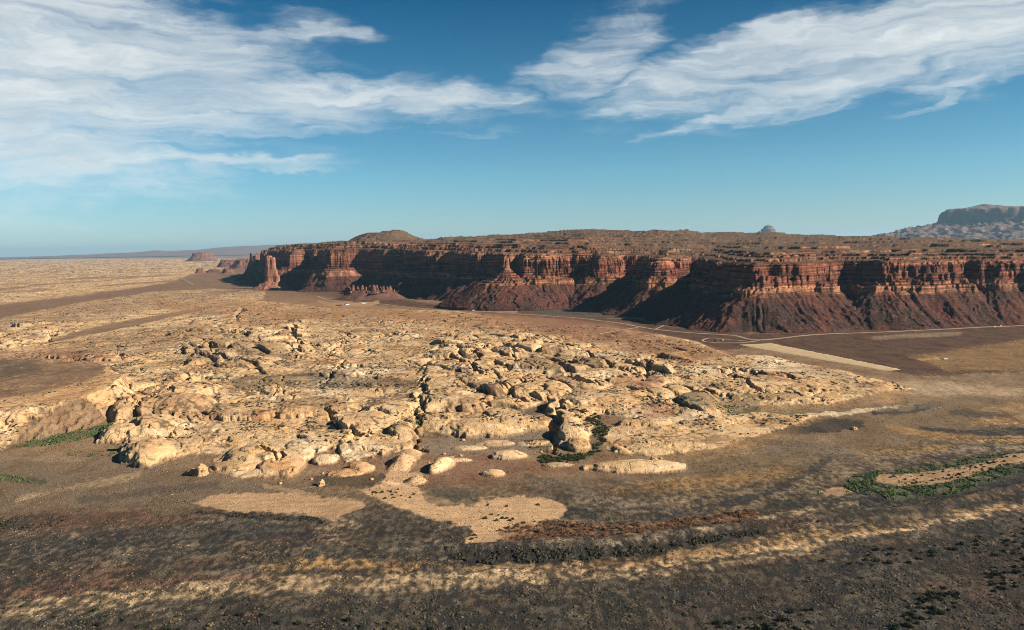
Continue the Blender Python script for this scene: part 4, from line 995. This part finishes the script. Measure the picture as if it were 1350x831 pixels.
def empty(name, label, cat, px, py, rot=0, group=None, at=None):
    o = bpy.data.objects.new(name, None); COL.objects.link(o); x, y = at or W(px, py)
    o.location = (x, y, float(terrain([x], [y], False)[0])); o.rotation_euler = (0, 0, rot); return tag(o, label, cat, group)

def house(label, px, py, L, Wd, H, rise, wall, roof, rot=0, nwin=3, name='house', cat='house', hip=False):
    e = empty(name, label, cat, px, py, rot)
    l, w = L/2, Wd/2
    wl = MB().poly([(-l, -w, -1), (l, -w, -1), (l, w, -1), (-l, w, -1), (-l, -w, H), (l, -w, H), (l, w, H), (-l, w, H), (-l, 0, H+rise), (l, 0, H+rise)],
                   [(3, 2, 1, 0), (0, 1, 5, 4), (2, 3, 7, 6), (1, 2, 6, 9, 5), (3, 0, 4, 8, 7), (4, 5, 9, 8), (6, 7, 8, 9)]).build('wall', wall, e)
    o = .5; s = rise/w; t = .22; hl = l+o
    rf = MB()
    for sg in (-1, 1):
        P = [(-hl, 0, H+rise+.03), (hl, 0, H+rise+.03), (hl, sg*(w+o), H-s*o+.03), (-hl, sg*(w+o), H-s*o+.03)]
        rf.poly(P+[(x, y, z+t) for x, y, z in P], [(0, 1, 2, 3), (7, 6, 5, 4), (1, 0, 4, 5), (2, 1, 5, 6), (3, 2, 6, 7), (0, 3, 7, 4)])
    rf.build('roof', roof, e)
    MB().box(-.5, .5, -w-.08, -w+.02, -.2, 2.1).build('door', M_TAN if wall is not M_TAN else M_DARKW, e)
    for i in range(nwin):
        x = -l+L*(i+.5)/nwin
        if abs(x) < 1.3: x += 2.2
        wn = MB().box(x-.8, x+.8, -w-.06, -w+.02, 1.0, 2.2).build('window', M_GLASS, e)
        MB().box(x-.9, x+.9, -w-.10, -w-.0, .86, .98).build('sill', M_WHITE, wn)
    return e
house('dark flat ranger house, leftmost of the cluster beside the pale yard', 447, 403.2, 26, 12, 4.2, 1.6, M_DARKW, M_BROWNR, .1, 4)
house('dark two part house with a white end wall, second from the left in the cluster', 457, 402.0, 22, 13, 5.5, 2.0, M_WHITE, M_BROWNR, .9, 3)
house('long low dark roofed building at the back of the cluster by the pale yard', 470, 399.6, 38, 12, 3.8, 1.8, M_TAN, M_BROWNR, -.05, 6)
house('small white walled house at the right end of the cluster by the pale yard', 480, 400.4, 24, 10, 4.0, 1.5, M_WHITE, M_GREYR, .15, 3)
house('long white building below the ribbed debris slope, largest of the pale row', 659.5, 409.6, 36, 16, 7.0, 2.2, M_WHITE, M_GREYR, .05, 6, 'long_building', 'building')
house('small pale shed at the left end of the row west of the long white building', 624, 411.2, 12, 7, 3.2, 1.2, M_WHITE, M_GREYR, .1, 2, 'shed', 'shed')
house('pale tan shed in the middle of the row west of the long white building', 634, 410.6, 15, 7, 3.2, 1.2, M_TAN, M_GREYR, -.1, 2, 'shed', 'shed')
house('pale shed nearest the left end of the long white building', 647, 410.0, 16, 8, 3.8, 1.4, M_WHITE, M_GREYR, 0, 3, 'shed', 'shed')
house('dark little hut with a tan end inside the gravel loop by the airstrip', 945.5, 450.6, 12, 8, 4.2, 1.6, M_DARKW, M_BROWNR, .35, 2, 'hut', 'hut')
house('tiny tan shelter beside the dark hut inside the gravel loop', 953, 450.2, 6, 4, 2.8, .8, M_TAN, M_GREYR, .2, 1, 'shelter', 'shelter')

def motorhome(px, py, rot):
    e = empty('motorhome', 'white motorhome parked on the dark maroon plain', 'motorhome', px, py, rot)
    MB().poly([(-4.6, -1.25, .7), (3.2, -1.25, .7), (4.6, -1.25, .8), (4.6, -1.25, 1.7), (3.9, -1.25, 2.5), (4.5, -1.25, 3.3), (3.9, -1.25, 3.6), (-4.6, -1.25, 3.5),
               (-4.6, 1.25, .7), (3.2, 1.25, .7), (4.6, 1.25, .8), (4.6, 1.25, 1.7), (3.9, 1.25, 2.5), (4.5, 1.25, 3.3), (3.9, 1.25, 3.6), (-4.6, 1.25, 3.5)],
              [tuple(range(8)), tuple(range(15, 7, -1))]+[(i, i+8, (i+1) % 8+8, (i+1) % 8) for i in range(8)]).build('body', M_WHITE, e, .08)
    for x in (-3.2, -1.2, .9):
        MB().box(x-.6, x+.6, -1.30, -1.23, 2.0, 2.8).build('window', M_GLASS, e)
    MB().poly([(4.62, -1.1, 1.72), (4.62, 1.1, 1.72), (3.96, 1.1, 2.46), (3.96, -1.1, 2.46)], [(0, 1, 2, 3)]).build('windscreen', M_GLASS, e)
    MB().box(2.0, 2.8, -1.30, -1.23, .8, 2.8).build('door', M_GREYR, e)
    MB().box(-2.2, -1.0, -.4, .4, 3.55, 3.85).build('roof_unit', M_GREYR, e, .05)
    for x in (-2.6, 3.1):
        for y in (-1.1, 1.1):
            wh = MB().cyl((x, y, .45), .45, .3, 'y', 20).build('wheel', M_TYRE, e)
            MB().cyl((x, y*1.15, .45), .24, .06, 'y', 14).build('rim', M_STEEL, wh)
motorhome(1246.5, 474.4, .15)
def pickup(px, py, rot):
    e = empty('pickup_truck', 'low white pickup truck parked just left of the motorhome', 'pickup truck', px, py, rot)
    pr = [(-2.9, .55), (2.8, .55), (2.9, .95), (2.7, 1.15), (1.35, 1.25), (.75, 1.9), (-.75, 1.95), (-.95, 1.25), (-2.9, 1.25)]
    MB().poly([(x, -.95, z) for x, z in pr]+[(x, .95, z) for x, z in pr], [tuple(range(9)), tuple(range(17, 8, -1))]+[(i, i+9, (i+1) % 9+9, (i+1) % 9) for i in range(9)]).build('body', M_WHITE, e, .06)
    MB().box(-.65, .65, -.99, -.93, 1.3, 1.8).build('window', M_GLASS, e)
    for x in (-1.8, 1.8):
        for y in (-.85, .85):
            wh = MB().cyl((x, y, .4), .4, .26, 'y', 20).build('wheel', M_TYRE, e); MB().cyl((x, y*1.16, .4), .2, .05, 'y', 14).build('rim', M_STEEL, wh)
pickup(1238, 475.2, .05)
for px, py, lab in ((1311.5, 433.2, 'white sign board on a post beside the road, left one of two'), (1319.5, 432.2, 'white sign board on a post beside the road, right one of two')):
    e = empty('road_sign', lab, 'sign', px, py, .2)
    for x in (-.8, .8): MB().box(x-.12, x+.12, -.12, .12, -.5, 5.6).build('post', M_WHITE, e)
    MB().box(-1.4, 1.4, -.22, -.13, 2.8, 5.8).build('panel', M_WHITE, e)

def rock_mesh(name, seed, sx, sy, sz, caps=0.0, sub=4):
    """weathered boulder: ledgy, lumpy, flat footed"""
    import bmesh
    bm = bmesh.new(); bmesh.ops.create_icosphere(bm, subdivisions=sub, radius=1.0)
    P = np.array([v.co[:] for v in bm.verts], f32)
    n = fbm(P[:, 0]*1.3+seed, P[:, 1]*1.3+P[:, 2]*.9, 4, 400+seed)*.38 + fbm(P[:, 0]*3+P[:, 2]*2.2, P[:, 1]*3+seed, 3, 410+seed)*.14
    led = np.abs(((P[:, 2]*3.2+.3*n) % 1)-.5)*.16
    k = (1+n-led)[:, None]; Q = P*k
    if caps: 
        w = 1-.35*caps*sst(Q[:, 2], .75, .35)*sst(Q[:, 2], -.2, .25); Q[:, :2] *= w[:, None]
    Q[:, 2] = np.where(Q[:, 2] < -.35, -.35, Q[:, 2]); Q = Q*np.array([sx, sy, sz], f32)
    for v, q in zip(bm.verts, Q): v.co = q.tolist()
    me = bpy.data.meshes.new(name); bm.to_mesh(me); bm.free(); me.polygons.foreach_set('use_smooth', np.full(len(me.polygons), True)); me.materials.append(TAN_MAT); return me
def put_rock(me, px, py, label, name='sandstone_outcrop', cat='rock outcrop', rot=0, group=None, k=1.0, dz=0):
    o = link(name, me); x, y = W(px, py); o.location = (x, y, float(terrain([x], [y], False)[0])+dz); o.rotation_euler = (0, 0, rot); o.scale = (k,)*3
    return tag(o, label, cat, group)
put_rock(rock_mesh('sandstone_outcrop', 3, 11, 13, 15, .8), 266, 627, 'capped tan rock pinnacle with a long shadow standing alone in the scrub on the left')
put_rock(rock_mesh('sandstone_outcrop', 4, 14, 13, 7, .3), 257, 624, 'broken low rock at the foot of the capped tan pinnacle', rot=1)
put_rock(rock_mesh('sandstone_outcrop', 5, 5.5, 6, 7), 423, 641, 'single round tan boulder on the dark soil left of the sand dune', 'boulder', 'boulder')
put_rock(rock_mesh('sandstone_outcrop', 6, 8, 8, 5, .8), 204, 596, 'dark lipped cap rock on the crest of the steep pale dome on the left', 'cap_rock', 'cap rock', dz=19)
put_rock(rock_mesh('sandstone_outcrop', 7, 5, 6, 4), 1126, 566, 'small pale boulder at the left end of a dark wash on the right flat', 'boulder', 'boulder')
put_rock(rock_mesh('sandstone_outcrop', 8, 7, 5, 3.5), 817, 595, 'brown broken rock pile on the pale sheet right of the thicket', 'rock_pile', 'rock pile')
put_rock(rock_mesh('sandstone_outcrop', 9, 6, 5, 4.5), 862, 607, 'reddish boulder on the back edge of the long low slab', 'boulder', 'boulder')
_r = random.Random(5)
bmeshes = [rock_mesh('boulder', 20+i, 1, 1, .8, 0, 3) for i in range(4)]
for i in range(18):
    px = _r.choice([_r.uniform(230, 520), _r.uniform(560, 730), _r.uniform(730, 930), _r.uniform(380, 480)]); py = _r.uniform(588, 642) if px < 560 else _r.uniform(570, 612)
    o = put_rock(bmeshes[i % 4], px, py, 'small tan boulder fallen along the front of the pale slickrock', 'boulder', 'boulder', _r.uniform(0, 6), 'boulders along the front of the slickrock', _r.uniform(1.6, 4.2))

def bush_mesh(name, seed, cols, h=.8, n=260, leaf=.16):
    """a rounded shrub: short stems and many small leaf faces through its volume"""
    rg = np.random.RandomState(seed)
    d = rg.normal(size=(n, 3)); d /= np.linalg.norm(d, axis=1)[:, None]; d[:, 2] = np.abs(d[:, 2])
    lob = 1+.28*np.sin(3*np.arctan2(d[:, 1], d[:, 0])+seed)+.2*np.sin(5*d[:, 2]+seed*2)
    p = d*(.45+.55*rg.rand(n)**.5)[:, None]*lob[:, None]; p[:, 2] = p[:, 2]*h+.04
    u = rg.normal(size=(n, 3)); u /= np.linalg.norm(u, axis=1)[:, None]; v = np.cross(u, rg.normal(size=(n, 3))); v /= np.linalg.norm(v, axis=1)[:, None]
    s_ = leaf*(.7+.8*rg.rand(n))[:, None]
    V = np.stack([p-u*s_, p+v*s_*.8, p+u*s_, p-v*s_*.8], 1).reshape(-1, 3); F = np.arange(4*n).reshape(-1, 4)
    C = np.repeat(np.asarray(cols)[rg.randint(0, len(cols), n)]*(.7+.6*rg.rand(n, 1)), 4, 0)
    m = 9; VV = []; FF = []; base = len(V)
    for i in range(m):
        a = rg.rand()*6.28; t = np.array([math.cos(a)*.5, math.sin(a)*.5, h*.7]); w = .03
        VV += [(-w, 0, -.12), (w, 0, -.12), tuple(t+[w, 0, 0]), tuple(t-[w, 0, 0])]; FF.append([base+4*i+j for j in range(4)])
    me = raw_mesh(name, np.concatenate([V, np.array(VV)]), np.concatenate([F, np.array(FF)]))
    attr_col(me, 'tint', np.concatenate([C, np.tile([[.06, .045, .03]], (4*m, 1))])); me.materials.append(LEAF); return me

def in_poly(poly, n, rnd, ymin_pow=1):
    xs = [p[0] for p in poly]; ys = [p[1] for p in poly]; out = []
    while len(out) < n:
        x, y = rnd.uniform(min(xs), max(xs)), rnd.uniform(min(ys), max(ys))
        if poly_sd(np.array([x], f32), np.array([y], f32), poly)[0] > 0: out.append((x, y))
    return out
def plant(meshes, pts, smin, smax, name, label, cat, group, rnd):
    W_ = [W(x, y) for x, y in pts]; z = terrain([p[0] for p in W_], [p[1] for p in W_], False)
    for i, ((x, y), zz) in enumerate(zip(W_, z)):
        o = link(name, meshes[i % len(meshes)]); k = smin+(smax-smin)*rnd.random()**1.6
        o.location = (x, y, float(zz)); o.scale = (k, k*rnd.uniform(.8, 1.2), k*rnd.uniform(.75, 1.1)); o.rotation_euler = (0, 0, rnd.uniform(0, 6.28)); tag(o, label, cat, group)
rb = random.Random(3)
BROWNS = [bush_mesh('brown_shrub', 500+i, [[.19, .10, .055], [.13, .068, .04], [.24, .135, .075]]) for i in range(4)]
BROWN_BED = [(652, 700), (672, 694), (690, 690), (722, 688), (780, 691), (860, 690), (930, 679), (975, 671), (1004, 674), (998, 684), (940, 696), (860, 706), (780, 713), (700, 718), (662, 716), (690, 706)]
plant(BROWNS, in_poly(BROWN_BED, 285, rb), 1.6, 3.2, 'brown_shrub', 'rust brown shrub in the long dense belt at the edge of the pale sand flat', 'shrub', 'rust brown shrubs by the sand flat', rb)
GREENS = [bush_mesh('green_shrub', 520+i, [[.05, .06, .022], [.035, .045, .02], [.075, .08, .03]]) for i in range(3)]
plant(GREENS, [(643, 666), (668, 668), (709, 666), (655, 687), (668, 684), (672, 687), (662, 684), (690, 690), (625, 706), (622, 711), (628, 709), (611, 716), (657, 680), (640, 684), (705, 688), (676, 685), (648, 679)], 1.2, 2.6,
      'green_shrub', 'small green shrub growing on the bare pale sand flat', 'shrub', 'green shrubs on the sand flat', rb)
plant(GREENS, in_poly([(478, 648), (520, 642), (552, 650), (545, 660), (500, 660)], 22, rb), 1.0, 2.4, 'green_shrub', 'small green shrub on the sand tongue below the dune', 'shrub', 'green shrubs below the dune', rb)
THICK = [(708, 602), (768, 598), (786, 582), (778, 560), (764, 546), (788, 546), (803, 570), (790, 596), (760, 609), (712, 611)]
YEL = [bush_mesh('thicket_shrub', 540+i, [[.05, .06, .02], [.028, .036, .018], [.10, .095, .03], [.03, .035, .02]]) for i in range(4)]
plant(YEL, in_poly(THICK, 270, rb), 1.6, 3.8, 'thicket_shrub', 'dark green and yellow shrub in the crescent thicket behind the curved rock fin', 'shrub', 'shrubs of the crescent thicket', rb)
BEDS = [bush_mesh('tumble_shrub', 560+i, [[.085, .05, .035], [.05, .034, .028]]) for i in range(3)]
plant(BEDS, in_poly([(1170, 628), (1230, 621), (1290, 612), (1335, 601), (1350, 604), (1300, 622), (1250, 634), (1190, 640)], 90, rb), 1.0, 2.3, 'dry_shrub', 'dark brown shrub on the sand bed inside the green meadow', 'shrub', 'dark brown shrubs in the meadow bed', rb)
JUN = [bush_mesh('dark_green_shrub', 580+i, [[.026, .033, .018], [.018, .022, .015], [.045, .05, .028]], .9, 340, .15) for i in range(4)]
plant(JUN, in_poly([(1330, 690), (1370, 680), (1370, 770), (1310, 780), (1290, 760), (1330, 730)], 60, rb)+in_poly([(1210, 790), (1250, 772), (1270, 790), (1250, 815), (1190, 831), (1170, 838)], 50, rb)
      + in_poly([(940, 822), (1080, 802), (1060, 838), (900, 838)], 45, rb)+in_poly([(1040, 750), (1160, 722), (1340, 700), (1350, 730), (1200, 745)], 45, rb)+in_poly([(0, 800), (600, 800), (600, 835), (0, 835)], 45, rb),
      1.2, 3.0, 'dark_green_shrub', 'dark green shrub scattered over the dark near slope', 'shrub', 'dark green shrubs on the near slope', rb)

SAGE = [bush_mesh('sage_shrub', 600+i, c, .62, 300, .13) for i, c in enumerate(([[.17, .13, .075], [.10, .085, .055]], [[.10, .095, .065], [.06, .06, .045]], [[.24, .18, .10], [.14, .11, .065]]))]
plant(SAGE, in_poly([(0, 775), (560, 790), (1000, 770), (1350, 720), (1350, 831), (0, 831)], 290, rb), 1.1, 2.5, 'sage_shrub', 'grey and straw coloured sage tuft on the dark near ground', 'shrub', 'sage tufts on the near ground', rb)

def build_meadow():
    rg = np.random.RandomState(31); rnd = random.Random(8); P = []; C = []; S = []
    def fill(poly, n, s0, s1, cols, skip=None):
        for x, y in in_poly(poly, n, rnd):
            if skip is not None and poly_sd(np.array([x], f32), np.array([y], f32), skip)[0] > -.5: continue
            X_, Y_ = W(x, y)
            if float(fbm(np.array([X_/16], f32), np.array([Y_/26], f32), 3, 221)[0]) < -.12+.25*rnd.random(): continue
            P.append((X_, Y_)); S.append(rnd.uniform(s0, s1)); C.append(np.array(cols[rnd.randrange(len(cols))])*rnd.uniform(.7, 1.35))
    g = [[.042, .066, .022], [.06, .085, .028], [.026, .042, .017], [.07, .075, .03]]
    bed = [(1150, 634), (1160, 626), (1230, 620), (1290, 612), (1330, 600), (1420, 594), (1420, 606), (1330, 612), (1270, 630), (1230, 640), (1180, 642)]
    fill([(1112, 640), (1130, 624), (1200, 616), (1270, 606), (1350, 596), (1420, 590), (1420, 622), (1350, 622), (1290, 640), (1260, 652), (1180, 660), (1130, 652)], 9500, .45, 1.8, g, bed)
    fill([(1074, 648), (1092, 640), (1118, 641), (1124, 655), (1112, 655), (1110, 645), (1090, 646), (1082, 654)], 60, .6, 1.3, g)
    fill([(15, 590), (50, 578), (100, 569), (145, 559), (150, 568), (105, 582), (40, 590)], 1500, .8, 1.9, g)
    fill(band([(-30, 632, 4), (0, 630, 5), (40, 633, 3)]), 220, .8, 1.6, g); fill(band([(90, 597, 3), (140, 598, 4), (160, 594, 3)]), 160, .7, 1.5, g)
    fill(band([(545, 548, 2), (550, 560, 10), (555, 572, 3)]), 130, .8, 1.8, g); fill([(900, 533), (960, 536), (1000, 540), (960, 546), (910, 542)], 260, .7, 1.5, g)
    fill([(800, 536), (860, 528), (885, 532), (850, 542), (800, 544)], 200, .7, 1.5, g)
    # black tamarisk hedge along the old bank
    dk = [[.016, .017, .014], [.026, .024, .018], [.05, .042, .026]]
    fill(band([(595, 734, 2), (650, 737, 8), (760, 733, 7), (860, 724, 5), (960, 708, 4), (1010, 700, 2)]), 1900, .7, 1.9, dk)
    fill(band([(260, 676, 2), (340, 682, 3), (410, 684, 4), (430, 690, 2)]), 350, .6, 1.4, dk)
    fill([(-20, 684), (50, 680), (90, 686), (60, 698), (-20, 700)], 420, .6, 1.5, dk)
    fill([(690, 582), (724, 578), (722, 596), (696, 592)], 220, .6, 1.4, dk)
    P_ = np.array(P); z = terrain(P_[:, 0], P_[:, 1], False)
    me = clump_mesh('marsh_grass', np.column_stack([P_, z]), np.array(S), np.array(C), 9, 1.0)
    tag(link('marsh_grass', me, LEAF), kind='stuff')
build_meadow()

def build_scrub():
    rg = np.random.RandomState(11)
    # river flat and near slope
    n = 240000
    u = rg.rand(n); Y = 520*(1500/520)**u; X = (rg.rand(n)*1.5-.75)*Y
    px, py = to_px(X, Y, zbase(Y))
    dn = fbm(X/55, Y/75, 4, 201) + .5*fbm(X/14, Y/20, 2, 203)
    keep = rg.rand(n) < np.clip(.55+1.1*dn, .06, 1)
    bare = np.zeros(n)
    for i, (poly, soft, c, s_) in enumerate(PAINT):
        if len(poly) and (c is SAND or np.allclose(c, SAND*.88) or np.allclose(c, SAND*.8) or np.allclose(c, SAND*.75)): bare = np.maximum(bare, zone(px, py, poly, 3))
    keep &= rg.rand(n) > bare*.985
    X, Y = X[keep], Y[keep]
    z, col, rk = terrain(X, Y)
    ok = rk < .3; X, Y, z, col = X[ok], Y[ok], z[ok], col[ok]; n = len(X)
    S = .32+1.15*rg.rand(n)**2.6; S = S*(.8+.35*np.clip(fbm(X/40, Y/40, 2, 207), -.5, 1))
    pal = np.array([[.030, .028, .022], [.020, .022, .019], [.055, .048, .034], [.12, .09, .05], [.19, .145, .09]])
    ch = rg.choice(5, n, p=[.36, .30, .18, .11, .05])
    C = pal[ch]*(.6+.8*rg.rand(n, 1))*.6 + col*(.35+.7*rg.rand(n, 1)**2)
    P1, S1, C1 = np.stack([X, Y, z], -1), S, C
    # dark shrubs in the joints and ledges of the pale rock
    n = 150000
    u = rg.rand(n); Y = 1050*(6000/1050)**u; X = (rg.rand(n)*1.4-.72)*Y
    dn = fbm(X/70, Y/110, 4, 211) + .6*fbm(X/20, Y/30, 2, 213)
    keep = dn > .18+.22*rg.rand(n); X, Y = X[keep], Y[keep]
    z, col, rk = terrain(X, Y); ok = (rk > .5) & (Y > 1230+80*rg.rand(len(Y))); X, Y, z = X[ok], Y[ok], z[ok]; n = len(X)
    S = (.8+2.4*rg.rand(n)**2.5)*(1+.4*sst(Y, 1500, 4000)); C = np.array([[.032, .032, .022]])*(.6+.9*rg.rand(n, 1))
    me = clump_mesh('desert_scrub', np.concatenate([P1, np.stack([X, Y, z], -1)]), np.concatenate([S1, S]), np.concatenate([C1, C]), 1, .55)
    o = link('desert_scrub', me, LEAF); tag(o, kind='stuff')
build_scrub()

def build_haze():
    x0, x1, y0, y1, z0, z1 = -215000., 215000., -2000., 135000., -60., 1300.
    V = [(x, y, z) for z in (z0, z1) for y in (y0, y1) for x in (x0, x1)]
    F = [(0, 2, 3, 1), (4, 5, 7, 6), (0, 1, 5, 4), (2, 6, 7, 3), (0, 4, 6, 2), (1, 3, 7, 5)]
    me = raw_mesh('haze', V, F)
    m = bpy.data.materials.new('desert_air'); m.use_nodes = True; t = NT(m.node_tree); t.n.clear()
    v = t.node('ShaderNodeVolumePrincipled'); o = t.node('ShaderNodeOutputMaterial'); t.l.new(v.outputs[0], o.inputs['Volume'])
    v.inputs['Density'].default_value = HAZE_DENSITY; v.inputs['Color'].default_value = (*HAZE_COLOR, 1); v.inputs['Anisotropy'].default_value = 0.2
    tag(link('haze', me, m), kind='stuff')
build_haze()
